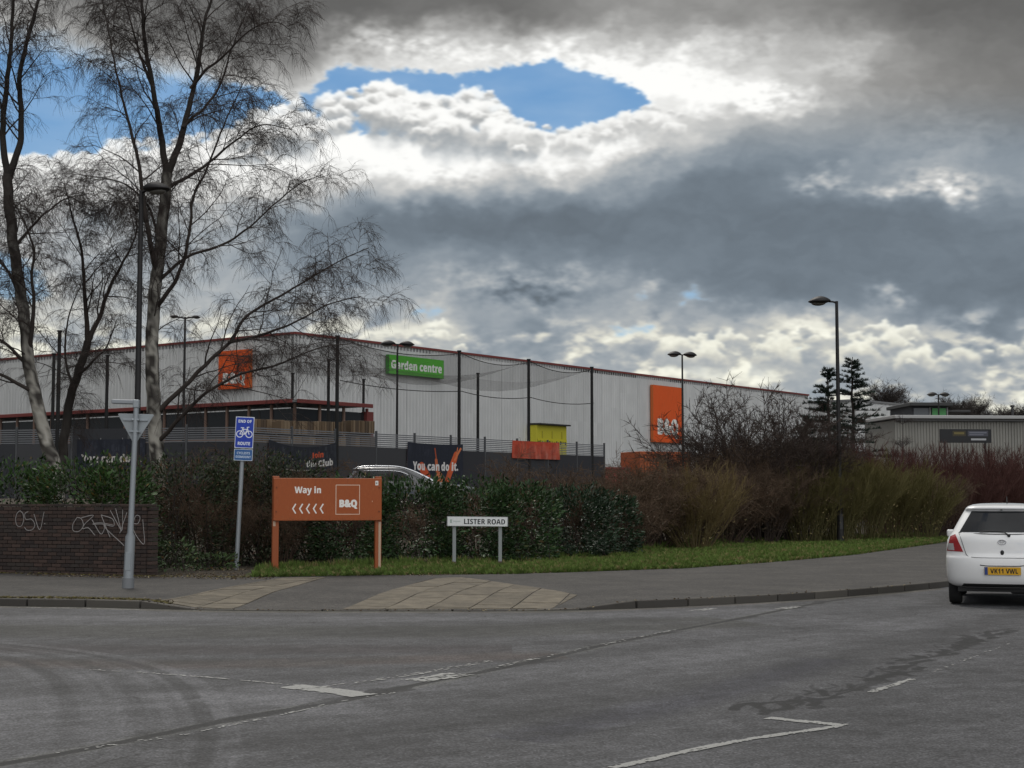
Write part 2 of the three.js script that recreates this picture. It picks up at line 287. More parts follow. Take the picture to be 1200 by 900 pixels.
  // tar patches along the centre of the far lane
  for (let i = 0; i < 95; i++) { const t = i / 94, wide = (t < 0.45 ? 0.55 : 0.3), x = lerp(1.9, 5.9, t) + (R() - 0.5) * wide, d = lerp(11.6, 18.8, t) + (R() - 0.5) * wide, l = 0.1 + 0.3 * R(); line([[x, d], [x + l * (R() - 0.2), d + l * (0.4 + 0.5 * R())], [x + l * 1.1 * R(), d + l * 1.3]], 0.02 + 0.09 * R(), `rgba(44,44,45,${0.5 + 0.45 * R()})`, R() < 0.5 ? 0 : 0.02); }
  line([[0, 10.4], [1.05, 11.9], [2.1, 13.6], [3.2, 15.6]], 0.5, 'rgba(88,88,90,0.5)', 0.25);
  for (let i = 0; i < 120; i++) { const x = -9 + 18 * R(), d = 9 + 15 * R(); line([[x, d], [x + 0.4 * (R() - 0.2), d + 0.3 * R()], [x + 0.8 * R(), d + 0.5 * R()]], 0.015 + 0.02 * R(), 'rgba(60,60,60,0.5)'); }
  for (let i = 0; i < 170; i++) { const x = -10 + 20 * R(), d = 8 + 20 * R(); line([[x, d], [x + 0.5 + R(), d + 0.3 * R()]], 0.2 + 0.5 * R(), R() < 0.5 ? 'rgba(92,91,89,0.26)' : 'rgba(170,170,170,0.24)', 0.12); }
  // dust and moss in the channel by the kerb
  line(KERB.slice(2, 14).map(([x, d]) => [x, d - 0.18]), 0.3, 'rgba(150,140,118,0.45)', 0.12);
  line(KERB.slice(2, 14).map(([x, d]) => [x, d - 0.05]), 0.1, 'rgba(96,92,78,0.7)', 0.04);
  const img = g.getImageData(0, 0, W, W), q = img.data;
  for (let y = 0; y < W; y++) for (let x = 0; x < W; x++) {
    const o = (y * W + x) * 4, big = 12 * n2(x / 300, y / 420) + 11 * n2(x / 60, y / 70) + 9 * n2(x / 22, y / 30) + 9 * n2((x * 0.8 + y * 0.6) / 160 + 5, (y * 0.8 - x * 0.6) / 26), grit = (R() + R() + R() - 1.5) * 70 + 15 * n2(x / 6, y / 8) + 10 * n2((x + y * 0.6) / 40, (y - x * 0.6) / 9), k = 0.48;
    for (let n = 0; n < 3; n++) q[o + n] = (126 + (q[o + n] - 128) * 1.55 + big * 1.2 + grit) * k * (n === 2 ? 1.03 : 1);
  }
  g.putImageData(img, 0, 0);
  const t = new THREE.CanvasTexture(c); t.flipY = false; t.colorSpace = THREE.SRGBColorSpace; t.magFilter = THREE.LinearFilter; t.wrapS = t.wrapT = THREE.MirroredRepeatWrapping; return t;
})();
const roadMat = new THREE.MeshStandardMaterial({ map: roadMap, roughness: 0.82, bumpMap: bumpOf(30), bumpScale: 0.0025 });
struct('road', sheet(180, 40, (i, j) => { const x = lerp(-45, 45, i); return V(x, 0, lerp(-14, kerbD(clamp(x, -30, 30)), j)); }, (q) => [(q.x + 10.5) / 21, (-q.z - 8) / 21]), roadMat);

const paveMap = dataTex(1024, 1024, (() => { const R = rng(31); return (u, v) => { const b = 58 + 13 * fbm(u * 7, v * 7, 5) + 7 * n2(u * 60, v * 60) + (R() + R() - 1) * 34; return [b * 1.03, b * 0.985, b * 0.93]; }; })(), { repeat: [1 / 12, 1 / 12] });
const paveMat = new THREE.MeshStandardMaterial({ map: paveMap, roughness: 0.9, bumpMap: bumpOf(1.2), bumpScale: 0.002 });
struct('pavement', sheet(150, 26, (i, j) => { const x = lerp(-30, 24, i), d0 = kerbD(x) + 0.13, d = lerp(d0, along(BACK, x) + 0.5, j); return V(x, paveY(x, d), d); }), paveMat);

// kerb stones, each its own piece, following the curve; flush where the crossing drops to the road
const kerb = new THREE.Group(); kerb.name = 'kerb'; kerb.userData.kind = 'structure'; scene.add(kerb);
(() => {
  const mats = [0, 1, 2, 3].map((k) => M([0.062 + 0.012 * k, 0.057 + 0.011 * k, 0.05 + 0.009 * k], 0.95, { bumpMap: bumpOf(3), bumpScale: 0.003 })), L = kerbCurve.getLength(), n = Math.floor(L / 0.93), R = rng(8);
  for (let k = 0; k < n; k++) {
    const a = kerbCurve.getPointAt((k + 0.012) / n), b = kerbCurve.getPointAt((k + 0.988) / n), w = 0.13;
    const c = V((a.x + b.x) / 2, 0, -(a.z + b.z) / 2), dir = b.clone().sub(a), len = dir.length(), top = (kerbTop(a.x) + kerbTop(b.x)) / 2 + 0.002 * R();
    if (c.x < -13 || c.x > 22) continue;
    const g = rbox(len - 0.006, 0.25, w, 0.018, 2);
    const m = part('kerb_stone', g, mats[Math.floor(R() * 4)], kerb, [c.x, top - 0.125, c.z], [0, Math.atan2(-dir.z, dir.x), Math.asin(clamp((kerbTop(b.x) - kerbTop(a.x)) / len, -0.3, 0.3))]);
    m.translateZ(-w / 2);
  }
})();

// concrete slabs of the crossing: a clipped grid, every slab a piece of the pavement
function clipConvex(poly, clip) { // Sutherland-Hodgman, clip counter-clockwise in (x, d)
  let out = poly;
  for (let i = 0; i < clip.length && out.length; i++) {
    const [ax, ay] = clip[i], [bx, by] = clip[(i + 1) % clip.length], side = (p) => (bx - ax) * (p[1] - ay) - (by - ay) * (p[0] - ax), src = out; out = [];
    src.forEach((p, k) => { const q = src[(k + 1) % src.length], sp = side(p), sq = side(q); if (sp >= 0) out.push(p); if (sp * sq < 0) { const t = sp / (sp - sq); out.push([lerp(p[0], q[0], t), lerp(p[1], q[1], t)]); } });
  }
  return out;
}
function slabs(region, origin, angle, w, l, mats, seed) {
  const R = rng(seed), ca = Math.cos(angle), sa = Math.sin(angle), parent = scene.getObjectByName('pavement');
  const area = region.reduce((s, p, i) => { const q = region[(i + 1) % region.length]; return s + p[0] * q[1] - q[0] * p[1]; }, 0); if (area < 0) region = region.slice().reverse();
  for (let i = -16; i < 16; i++) for (let j = -16; j < 16; j++) {
    const off = (j & 1) * w * 0.5, g = 0.011, x0 = i * w + off + g, x1 = (i + 1) * w + off - g, y0 = j * l + g, y1 = (j + 1) * l - g;
    const poly = clipConvex([[x0, y0], [x1, y0], [x1, y1], [x0, y1]].map(([x, y]) => [origin[0] + x * ca - y * sa, origin[1] + x * sa + y * ca]), region);
    if (poly.length < 3) continue;
    const lift = 0.006 + 0.006 * R(), p = [], idx = [], n = poly.length;
    for (const dy of [lift, -0.05]) for (const [x, d] of poly) { const q = V(x, paveY(x, d) + dy, d); p.push(q.x, q.y, q.z); }
    for (let k = 1; k + 1 < n; k++) idx.push(0, k, k + 1);
    for (let k = 0; k < n; k++) { const a = k, b = (k + 1) % n; idx.push(a, a + n, b, b, a + n, b + n); }
    const geo = new THREE.BufferGeometry(); geo.setAttribute('position', new THREE.Float32BufferAttribute(p, 3)); geo.setIndex(idx); const flat = geo.toNonIndexed(); flat.computeVertexNormals();
    flat.setAttribute('uv', new THREE.Float32BufferAttribute(Array.from({ length: flat.attributes.position.count }, (_, k) => [flat.attributes.position.getX(k), flat.attributes.position.getZ(k)]).flat(), 2));
    part('paving_slab', flat, mats[Math.floor(R() * mats.length)], parent);
  }
}
const slabMap = dataTex(512, 512, (() => { const R = rng(33); return (u, v) => { const b = 96 + 18 * fbm(u * 6, v * 6, 5) + (R() + R() - 1) * 28; return [b * 1.05, b * 0.985, b * 0.86]; }; })(), { repeat: [0.4, 0.4] });
const slabMats = [0.86, 0.95, 1.04, 1.12].map((k) => new THREE.MeshStandardMaterial({ map: slabMap, color: rgb(k * 0.95, k * 0.93, k * 0.9), roughness: 0.92, bumpMap: bumpOf(2), bumpScale: 0.002 }));
slabs([[-2.45, 22.36], [-1.45, 29.1], [-0.95, 29.5], [-0.6, 28.6], [1.1, 24.7], [0.55, 22.42]], [-2.45, 22.4], 1.42, 0.9, 0.6, slabMats, 4);
slabs([[-5.25, 22.9], [-4.35, 29.3], [-3.55, 29.5], [-3.75, 26], [-4.05, 22.4]], [-5.2, 22.8], 1.43, 0.6, 0.6, slabMats, 5);

// worn white paint: strips broken into flakes
const paintMat = M([0.3, 0.3, 0.285], 0.75, { bumpMap: bumpOf(8), bumpScale: 0.002 });
function marking(name, pts, width, keep, seed, cell = 0.07) {
  const p = [], idx = [], line = smoothLine(pts.map(([x, d]) => V(x, 0, d)), cell), R = rng(seed), rows = Math.max(2, Math.round(width / cell)), t = new THREE.Vector3();
  for (let i = 0; i + 1 < line.length; i++) for (let j = 0; j < rows; j++) {
    const a = line[i], edge = j === 0 || j === rows - 1 ? 0.25 : 0;
    if (0.5 + 0.5 * fbm(a.x * 4 + seed, a.z * 4 + j * 0.5, 3) + (R() - 0.5) * 0.3 + edge > keep) continue;
    t.subVectors(line[i + 1], a).setY(0).normalize();
    const nx = -t.z, nz = t.x, w0 = (j / rows - 0.5) * width, w1 = ((j + 1) / rows - 0.5) * width, jit = () => (R() - 0.5) * cell * 0.2, b = p.length / 3;
    for (const [q, w] of [[a, w0], [line[i + 1], w0], [line[i + 1], w1], [a, w1]]) p.push(q.x + nx * w + jit(), 0.005, q.z + nz * w + jit());
    idx.push(b, b + 1, b + 2, b, b + 2, b + 3);
  }
  const g = new THREE.BufferGeometry(); g.setAttribute('position', new THREE.Float32BufferAttribute(p, 3)); g.setIndex(idx); g.computeVertexNormals();
  g.setAttribute('uv', new THREE.Float32BufferAttribute(Array.from({ length: p.length / 3 }, (_, k) => [p[k * 3], p[k * 3 + 2]]).flat(), 2));
  struct(name, g, paintMat);
}
marking('road_marking', [[-1.9, 13.32], [-1.5, 12.98], [-1.2, 12.68]], 0.28, 0.82, 1, 0.03);
marking('road_marking', [[-3.95, 14.6], [-2.85, 14.04], [-1.84, 13.38]], 0.09, 0.5, 2, 0.025);
marking('road_marking', [[-0.86, 13.7], [-0.47, 14.25]], 0.34, 0.62, 3, 0.03);
marking('road_marking', [[-1.7, 13.1], [-0.98, 14.1], [-0.2, 15.4]], 0.16, 0.36, 4, 0.026);
marking('road_marking', [[-0.2, 14.7], [0.9, 16.9], [2, 19]], 0.15, 0.32, 5, 0.028);
marking('road_marking', [[-2.9, 9.8], [-2.2, 10.7], [-1.4, 12.2], [-0.9, 13.0]], 0.1, 0.32, 6, 0.022);
marking('road_marking', [[0.6, 9.3], [1.46, 10.28], [2.32, 11.0]], 0.085, 0.8, 7, 0.018);
marking('road_marking', [[2.36, 11.03], [1.87, 11.4]], 0.13, 0.8, 8, 0.018);
marking('road_marking', [[2.97, 12.9], [3.57, 13.85]], 0.09, 0.68, 9, 0.02);
marking('road_marking', [[3.9, 14.4], [5.5, 17.2]], 0.09, 0.28, 10, 0.022);
marking('road_marking', [[2.6, 22.2], [2.95, 22.7]], 0.2, 0.55, 11, 0.03);
marking('road_marking', [[-7.3, 22.9], [-6.3, 22.7], [-5.4, 22.4]], 0.12, 0.45, 12, 0.03);
marking('road_marking', [[3.9, 22.6], [4.3, 23.1]], 0.26, 0.5, 13, 0.03);

// planting bed and slope up to the yard, grass verge, yard
const soilMap = dataTex(512, 512, (() => { const R = rng(41); return (u, v) => { const b = 58 + 14 * fbm(u * 8, v * 8, 5) + (R() - 0.5) * 30; return [b * 1.1, b * 0.98, b * 0.8]; }; })(), { repeat: [0.33, 0.33] });
const soilMat = new THREE.MeshStandardMaterial({ map: soilMap, roughness: 1, bumpMap: bumpOf(1.5), bumpScale: 0.01 });
struct('planting_bed', sheet(240, 80, (i, j) => { const x = lerp(-60, 30, i), d = lerp(along(BACK, clamp(x, -40, 30)) + 0.2, Math.max(74, along(BACK, clamp(x, -40, 30)) + 1), Math.pow(j, 1.4)); return V(x, groundY(x, d), d); }), soilMat);
struct('yard', moved(new THREE.PlaneGeometry(500, 330), 0, SITE, -72.5 - 165, -Math.PI / 2), new THREE.MeshStandardMaterial({ map: paveMap, roughness: 0.95 }));
const turfMap = dataTex(512, 512, (() => { const R = rng(43); return (u, v) => { const b = 1 + 0.22 * fbm(u * 10, v * 10, 4) + (R() - 0.5) * 0.4; return [70 * b, 74 * b, 40 * b]; }; })(), { repeat: [0.4, 0.4] });
const vergeBack = (x) => along([[-6.4, 30.4], [-5.2, 30.6], [-3.5, 33.4], [0, 35.5], [3, 41], [6.4, 51], [16.7, 62], [22, 74]], x);
struct('grass_verge', sheet(120, 24, (i, j) => { const x = lerp(-5.2, 19, i), d = lerp(along(VERGE, x), vergeBack(x), j); return V(x, groundY(x, d) + 0.018, d); }), new THREE.MeshStandardMaterial({ map: turfMap, roughness: 1 }));
// ---------------------------------------------------------------- the store and the buildings behind
const grimeMap = dataTex(512, 512, (() => { const R = rng(51), streak = Array.from({ length: 512 }, () => R()); return (u, v, x, y) => { const s = streak[x] * 0.5 + streak[(x + 511) % 512] * 0.25 + streak[(x + 1) % 512] * 0.25, b = 214 + 9 * fbm(u * 5, v * 3, 4) - 26 * Math.pow(s, 4) * (0.5 + 0.5 * n2(u * 40, v * 2.5)) + (R() - 0.5) * 8; return [b, b * 1.0, b * 0.985]; }; })(), { repeat: [1 / 9, 1 / 9] });
const SHED = { x: -12.2, d: 86, top: 11 }, RIGHT = [0.6, 0.8], LEFT = [-0.8, 0.6];
const onFace = (dir, t, out = 0) => { const n = dir === RIGHT ? [0.8, -0.6] : [-0.6, -0.8]; return [SHED.x + dir[0] * t + n[0] * out, SHED.d + dir[1] * t + n[1] * out]; };
const turnOf = (dir) => Math.atan2(dir[1], dir[0]); // local +x along the face
// ribbed cladding panel, local x along the wall, z out of it
function ribbed(w, h, pitch, depth) {
  const p = [[0, 0]], n = Math.round(w / pitch), q = w / n;
  for (let k = 0; k < n; k++) p.push([k * q + q * 0.62, 0], [k * q + q * 0.72, depth], [k * q + q * 0.9, depth], [k * q + q * 0.995, 0]);
  const pos = [], uv = [], idx = [];
  p.forEach(([x, z]) => { for (const y of [0, h]) { pos.push(x, y, z); uv.push(x, y); } });
  for (let k = 0; k + 1 < p.length; k++) idx.push(2 * k, 2 * k + 2, 2 * k + 1, 2 * k + 1, 2 * k + 2, 2 * k + 3);
  const g = new THREE.BufferGeometry(); g.setAttribute('position', new THREE.Float32BufferAttribute(pos, 3)); g.setAttribute('uv', new THREE.Float32BufferAttribute(uv, 2)); g.setIndex(idx); const f = g.toNonIndexed(); f.computeVertexNormals(); return f;
}
function claddedShed(name, label, corner, topY, baseY, faces, mat, trimMat, panelW, trimH, group) { // faces: [{dir, len}] two faces that meet at the corner
  const o = thing(name, label, 'building', [corner[0], baseY, corner[1]], 0, group), H = topY - baseY;
  faces.forEach(({ dir, len, sign }) => {
    const holder = new THREE.Object3D(), ang = Math.atan2(dir[1], dir[0]) , n = Math.round(len / panelW), w = len / n, geo = ribbed(w - 0.012, H - trimH, 0.3, 0.016);
    const wall = part('wall', moved(box(len, H - 0.05, 0.3), len / 2, H / 2 - 0.025, sign * -0.2), M([0.25, 0.25, 0.25], 0.9), o, [0, 0, 0], [0, ang, 0]);
    for (let k = 0; k < n; k++) { const m = part('cladding_panel', geo, Array.isArray(mat) ? mat[(k * 7 + (k >> 2)) % mat.length] : mat, wall, [k * w + 0.006 + (sign < 0 ? w - 0.012 : 0), 0, 0]); if (sign < 0) m.rotation.y = Math.PI; }
    part('roof_trim', moved(box(len + 0.1, trimH, 0.14), len / 2, H - trimH / 2, sign * 0.03), trimMat, o, [0, 0, 0], [0, ang, 0]);
  });
  const [A, B] = faces, q = [[0, 0], [A.dir[0] * A.len, A.dir[1] * A.len], [A.dir[0] * A.len + B.dir[0] * B.len, A.dir[1] * A.len + B.dir[1] * B.len], [B.dir[0] * B.len, B.dir[1] * B.len]];
  const s = new THREE.Shape(q.map(([x, d]) => new THREE.Vector2(x, d))), roof = new THREE.ExtrudeGeometry(s, { depth: 0.2, bevelEnabled: false });
  part('roof', moved(roof, 0, H - 0.35, 0, -Math.PI / 2), M([0.3, 0.3, 0.31], 0.8), o);
  return o;
}
const whiteClad = new THREE.MeshStandardMaterial({ map: grimeMap, color: rgb(0.9, 0.91, 0.92), roughness: 0.6 });
const redTrim = M([0.19, 0.042, 0.036], 0.6);
claddedShed('retail_store', 'long pale grey ribbed metal retail shed with thin red roof trim', [SHED.x, SHED.d], SHED.top, SITE, [{ dir: RIGHT, len: 64.7, sign: 1 }, { dir: LEFT, len: 44, sign: -1 }], [0.84, 0.88, 0.9, 0.86].map((c, k) => new THREE.MeshStandardMaterial({ map: (() => { const t = grimeMap.clone(); t.offset.set(k * 0.27, k * 0.13); return t; })(), color: rgb(c, c * 1.01, c * 1.02), roughness: 0.6 })), redTrim, 2.4, 0.13);

// printed sign boxes
const ORANGE = '#e05a1e';
const bold = (g, text, x, y, size, fill, stroke = 0, sx = 1) => { g.save(); g.translate(x, y); g.scale(sx, 1); g.font = `bold ${size}px sans-serif`; g.textAlign = 'center'; g.textBaseline = 'middle'; g.fillStyle = g.strokeStyle = fill; g.lineJoin = 'round'; if (stroke) { g.lineWidth = stroke; g.strokeText(text, 0, 0); } g.fillText(text, 0, 0); g.restore(); };
const mottle = (g, w, h, seed, amt = 10, n = 500) => { const R = rng(seed); for (let i = 0; i < n; i++) { g.fillStyle = `rgba(${R() < 0.5 ? '0,0,0' : '255,255,255'},${0.012 * R() * amt / 4})`; const s = 4 + 30 * R(); g.fillRect(R() * w, R() * h, s * 0.5, s * (0.5 + 2 * R())); } };
function signBox(parent, w, h, depth, tex, sideMat, name = 'panel', rough = 0.55) { // front face printed, local z out
  const b = part(name, rbox(w, h, depth, Math.min(0.02, depth * 0.3), 2), sideMat, parent);
  const f = new THREE.PlaneGeometry(w * 0.985, h * 0.985); part('printed_face', f, new THREE.MeshStandardMaterial({ map: tex, roughness: rough }), b, [0, 0, depth / 2 + 0.003]);
  return b;
}
function wallSign(label, category, dir, t0, t1, y0, y1, tex, sideMat) {
  const t = (t0 + t1) / 2, [x, d] = onFace(dir, t, 0.22), o = thing('wall_sign', label, category, [x, y0, d], dir === RIGHT ? turnOf(RIGHT) : turnOf(LEFT) + Math.PI);
  const b = signBox(o, Math.abs(t1 - t0), y1 - y0, 0.25, tex, sideMat); b.position.y = (y1 - y0) / 2;
  for (const s of [-1, 1]) part('bracket', box(0.08, 0.08, 0.16), M(0.2, 0.5, { metalness: 0.6 }), o, [s * Math.abs(t1 - t0) * 0.3, (y1 - y0) / 2, -0.2]);
  return o;
}
const storeLogo = (g, w, h) => { g.fillStyle = ORANGE; g.fillRect(0, 0, w, h); mottle(g, w, h, 6); bold(g, 'B&Q', w * 0.5, h * 0.73, h * 0.36, '#f4f1ea', h * 0.03, 0.98); };
const orangeSide = M([0.5, 0.11, 0.02], 0.6);
wallSign('large orange square store sign with white letters on the shed\'s long side wall', 'sign', RIGHT, 37.65, 41.9, 5.9, 10.25, canvasTex(512, 512, storeLogo), orangeSide);
wallSign('orange square store sign seen through birch branches above the red canopy', 'sign', LEFT, 3.3, 5.9, 7.95, 10.2, canvasTex(512, 512, storeLogo), orangeSide);
wallSign('green garden centre sign with white lettering high on the shed wall', 'sign', RIGHT, 7.55, 12.76, 9.12, 10.28, canvasTex(1024, 236, (g, w, h) => { g.fillStyle = '#58b23a'; g.fillRect(0, 0, w, h); mottle(g, w, h, 7); bold(g, 'Garden centre', w / 2, h * 0.5, h * 0.6, '#f2f4ee', 6, 0.98); }), M([0.04, 0.2, 0.03], 0.6));

// yellow porch with a dark hood on the long wall
(() => {
  const [x, d] = onFace(RIGHT, 23.8, 0.45), o = thing('entrance_porch', 'yellow porch with dark hood against the shed wall behind the fence', 'porch', [x, SITE, d], turnOf(RIGHT)), y = M([0.55, 0.5, 0.03], 0.6);
  part('housing', rbox(3.5, 5.0, 0.7, 0.03), y, o, [0, 2.5, 0]);
  part('hood', rbox(3.7, 0.1, 1.0, 0.02), M(0.03, 0.6), o, [0, 5.06, 0.15]);
  for (const k of [-1, 0, 1]) part('door_rib', box(0.08, 4.6, 0.05), M([0.4, 0.36, 0.03], 0.6), o, [k * 1.15, 2.3, 0.37]);
  part('lettering', new THREE.PlaneGeometry(3.4, 0.5), new THREE.MeshStandardMaterial({ map: canvasTex(512, 76, (g, w, h) => { g.fillStyle = '#c9bf28'; g.fillRect(0, 0, w, h); const R = rng(55); g.fillStyle = '#1f1e16'; for (let x = 10; x < w - 20; x += 26 + 10 * R()) { g.fillRect(x, h * (0.25 + 0.2 * R()), 10 + 12 * R(), h * (0.25 + 0.3 * R())); } }), roughness: 0.6 }), o, [0, 3.85, 0.4]);
})();

// garden-centre canopy: red fascia, posts, dark glazing, wrapped round the corner of the shed
(() => {
  const top = 6.55, C = onFace(RIGHT, -7.14, 7.14), o = thing('garden_canopy', 'low flat canopy with red fascia and dark glazed front before the shed', 'canopy', [C[0], SITE, C[1]]), H = top - SITE, glass = M([0.02, 0.022, 0.024], 0.12), bar = M([0.2, 0.13, 0.1], 0.6), dark = M([0.035, 0.03, 0.028], 0.9);
  for (const [dir, len, sign] of [[RIGHT, 5.3, 1], [LEFT, 42, -1]]) {
    const r = [0, turnOf(dir), 0], run = new THREE.Object3D();
    const f = part('fascia', moved(rbox(len + 0.2, 0.2, 0.12, 0.02), len / 2, H - 0.1, sign * 0.3), redTrim, o, [0, 0, 0], r);
    const n = Math.round(len / 1.6), w = len / n;
    for (let k = 0; k <= n; k++) part('post', moved(box(0.12, H - 0.22, 0.12), k * w, (H - 0.22) / 2, 0), k === n && sign > 0 ? redTrim : bar, o, [0, 0, 0], r);
    for (let k = 0; k < n; k++) part('glass_pane', moved(box(w - 0.14, 2.7, 0.02), k * w + w / 2, H - 0.44 - 1.36, -sign * 0.03), glass, o, [0, 0, 0], r);
    part('transom', moved(box(len, 0.09, 0.09), len / 2, H - 1.9, sign * 0.07), bar, o, [0, 0, 0], r);
    part('back_wall', moved(box(len, H - 0.5, 0.1), len / 2, (H - 0.5) / 2, -sign * 2.5), dark, o, [0, 0, 0], r);
    part('roof', moved(box(len, 0.1, 3.2), len / 2, H - 0.1, -sign * 1.4), M([0.2, 0.2, 0.2], 0.8), o, [0, 0, 0], r);
  }
  part('end_post', moved(box(0.5, H - 0.4, 0.4), 5.35, (H - 0.4) / 2, 0), redTrim, o, [0, 0, 0], [0, turnOf(RIGHT), 0]);
})();
// timber packs stacked in the yard in front of the canopy
(() => {
  const wood = [[0.14, 0.095, 0.055], [0.18, 0.125, 0.075], [0.1, 0.07, 0.045], [0.22, 0.16, 0.1]].map((c) => M(c, 0.85)), R = rng(71);
  [[-11.3, 69.4, 1.8], [-9.8, 69.0, 1.8], [-8.5, 70.4, 1.5], [-7.2, 71.9, 1.3]].forEach(([x, d, w], k) => {
    const o = thing('timber_stack', ['tall stack of pale fence timber left of the others behind the fence', 'wide stack of brown timber packs behind the dark fence', 'stack of timber packs between the wide one and the red canopy post', 'narrow timber stack beside the red canopy post'][k], 'timber', [x, SITE, d], turnOf(RIGHT) - 0.3, 'timber stacked in the yard');
    const layers = 5, h = (3.6 + 0.1 * Math.sin(k * 5)) / layers;
    for (let l = 0; l < layers; l++) { part('bearer', box(w, 0.1, 0.12), wood[2], o, [0, l * h + 0.05, 0]); const n = l === layers - 1 ? 12 : 5; for (let b = 0; b < n; b++) part('plank', rbox(w / n - 0.012, h - 0.12, 0.9, 0.01, 1), wood[Math.floor(R() * 4)], o, [(b + 0.5) * (w / n) - w / 2, l * h + 0.1 + (h - 0.12) / 2, (R() - 0.5) * 0.1]); }
  });
})();
// orange container in the yard
(() => {
  const o = thing('shipping_container', 'orange corrugated metal container beside the large orange store sign', 'container', [8.05, SITE, 81], turnOf(RIGHT) - 0.55), m = M([0.42, 0.1, 0.025], 0.6), w = 3.0, h = 2.5;
  part('body', rbox(w, h, 2.2, 0.02), m, o, [0, h / 2, -1.15]);
  for (let k = 0; k < 16; k++) part('corrugation', rbox(0.11, h - 0.4, 0.06, 0.015, 1), m, o, [-w / 2 + 0.2 + (k * (w - 0.4)) / 15, h / 2, -0.03]);
  for (const y of [0.1, h - 0.1]) part('rail', rbox(w, 0.18, 0.12, 0.02), M([0.36, 0.08, 0.02], 0.55), o, [0, y, 0]);
  for (const s of [-1, 1]) part('corner_post', rbox(0.16, h, 0.14, 0.02), M([0.36, 0.08, 0.02], 0.55), o, [s * (w / 2 - 0.08), h / 2, 0]);
})();
(() => { const o = thing('loading_skip', 'low red metal skip beside the end of the dark fence', 'skip', [5.6, SITE, 82], 0.4); part('body', rbox(2.2, 1.6, 1.6, 0.05), M([0.26, 0.045, 0.035], 0.6), o, [0, 0.8, 0]); part('rim', rbox(2.3, 0.14, 1.7, 0.03), M([0.2, 0.035, 0.03], 0.6), o, [0, 1.62, 0]); for (const x of [-0.7, 0, 0.7]) part('rib', rbox(0.1, 1.4, 0.08, 0.02), M([0.2, 0.035, 0.03], 0.6), o, [x, 0.75, 0.83]); })();

// buildings beyond the shrubs on the right
const greyClad = new THREE.MeshStandardMaterial({ map: grimeMap, color: rgb(0.42, 0.41, 0.38), roughness: 0.7 });
claddedShed('warehouse', 'white warehouse with low pitched roof line behind the two dark cedars', [34.1, 152], 11.5, SITE, [{ dir: [0.66, 0.75], len: 20, sign: 1 }, { dir: [-0.8, 0.6], len: 14, sign: -1 }], whiteClad, M(0.2, 0.6), 2, 0.2);
(() => { // long low ribbed unit
  const o = thing('industrial_unit', 'long low beige ribbed industrial unit with pale flat roof', 'building', [25.2, SITE, 101], 0), H = 5.5, len = 44, m = greyClad;
  part('wall', moved(box(len, H - 0.3, 6), len / 2, (H - 0.3) / 2, -3.05), m, o, [0, 0, 0], [0, 0.1, 0]);
  const ribs = part('ribbed_cladding', moved(ribbed(len, H - 0.4, 0.2, 0.07), 0, 0, 0.01), m, o, [0, 0, 0], [0, 0.1, 0]); ribs.userData.kind = 'stuff';
  part('roof', moved(rbox(len + 0.4, 0.22, 7, 0.04), len / 2, H - 0.11, -2.9), M([0.4, 0.4, 0.39], 0.6), o, [0, 0, 0], [0, 0.1, 0]);
  part('gutter', moved(box(len, 0.1, 0.16), len / 2, H - 0.3, 0.2), M(0.2, 0.5), o, [0, 0, 0], [0, 0.1, 0]);
})();
(() => { // dark notice board in front of the unit
  const o = thing('name_board', 'wide black name board on legs before the beige unit', 'sign', [28.05, SITE, 95], 0.1), t = canvasTex(512, 128, (g, w, h) => { g.fillStyle = '#17181a'; g.fillRect(0, 0, w, h); g.fillStyle = '#3b3420'; g.fillRect(0.24 * w, 0.12 * h, 0.26 * w, 0.4 * h); g.fillStyle = '#45464f'; g.fillRect(0.54 * w, 0.12 * h, 0.4 * w, 0.4 * h); g.fillStyle = '#6f6436'; g.fillRect(0.27 * w, 0.22 * h, 0.2 * w, 0.16 * h); g.fillStyle = '#6d6f7a'; g.fillRect(0.57 * w, 0.2 * h, 0.34 * w, 0.1 * h); g.fillRect(0.57 * w, 0.36 * h, 0.28 * w, 0.08 * h); g.fillStyle = '#a9aaac'; g.fillRect(0.6 * w, 0.68 * h, 0.3 * w, 0.14 * h); });
  const b = signBox(o, 3.3, 0.85, 0.12, t, M(0.02, 0.6)); b.position.y = 3.9;
  for (const x of [-1.3, 1.3]) part('leg', rbox(0.12, 4.2, 0.1, 0.02), M(0.03, 0.5), o, [x, 2.1, -0.1]);
})();
(() => { // dark flat-roofed block with a green panel
  const o = thing('showroom', 'dark flat roofed showroom with bright green wall panel', 'building', [35.7, SITE, 131], 0.05), dark = M([0.05, 0.052, 0.06], 0.7);
  part('wall', box(3.1, 7.9, 6), dark, o, [-0.1, 3.95, -3]);
  part('roof', rbox(3.7, 0.3, 7, 0.05), M(0.04, 0.6), o, [-0.1, 8.05, -2.7]); part('side_canopy', rbox(2.2, 0.2, 5, 0.04), M(0.04, 0.6), o, [2.4, 7.5, -2.4]);
  part('green_panel', box(1.2, 1.9, 0.1), M([0.07, 0.3, 0.09], 0.5), o, [0.75, 6.8, 0.08]);
  part('window', box(1.3, 1.9, 0.08), M([0.1, 0.11, 0.12], 0.15), o, [-0.8, 6.8, 0.07]);
  for (const x of [-0.05, 1.45]) part('mullion', box(0.1, 7.8, 0.12), M(0.25, 0.5), o, [x, 3.9, 0.12]);
})();
(() => { const o = thing('flue_pipe', 'slim dark flue above the far bare trees', 'chimney', [62, SITE, 190], 0); part('flue', cyl(0.16, 0.18, 11.4, 12), M(0.06, 0.6), o, [0, 5.7, 0]); part('cap', cyl(0.26, 0.26, 0.25, 12), M(0.05, 0.6), o, [0, 11.5, 0]); })();
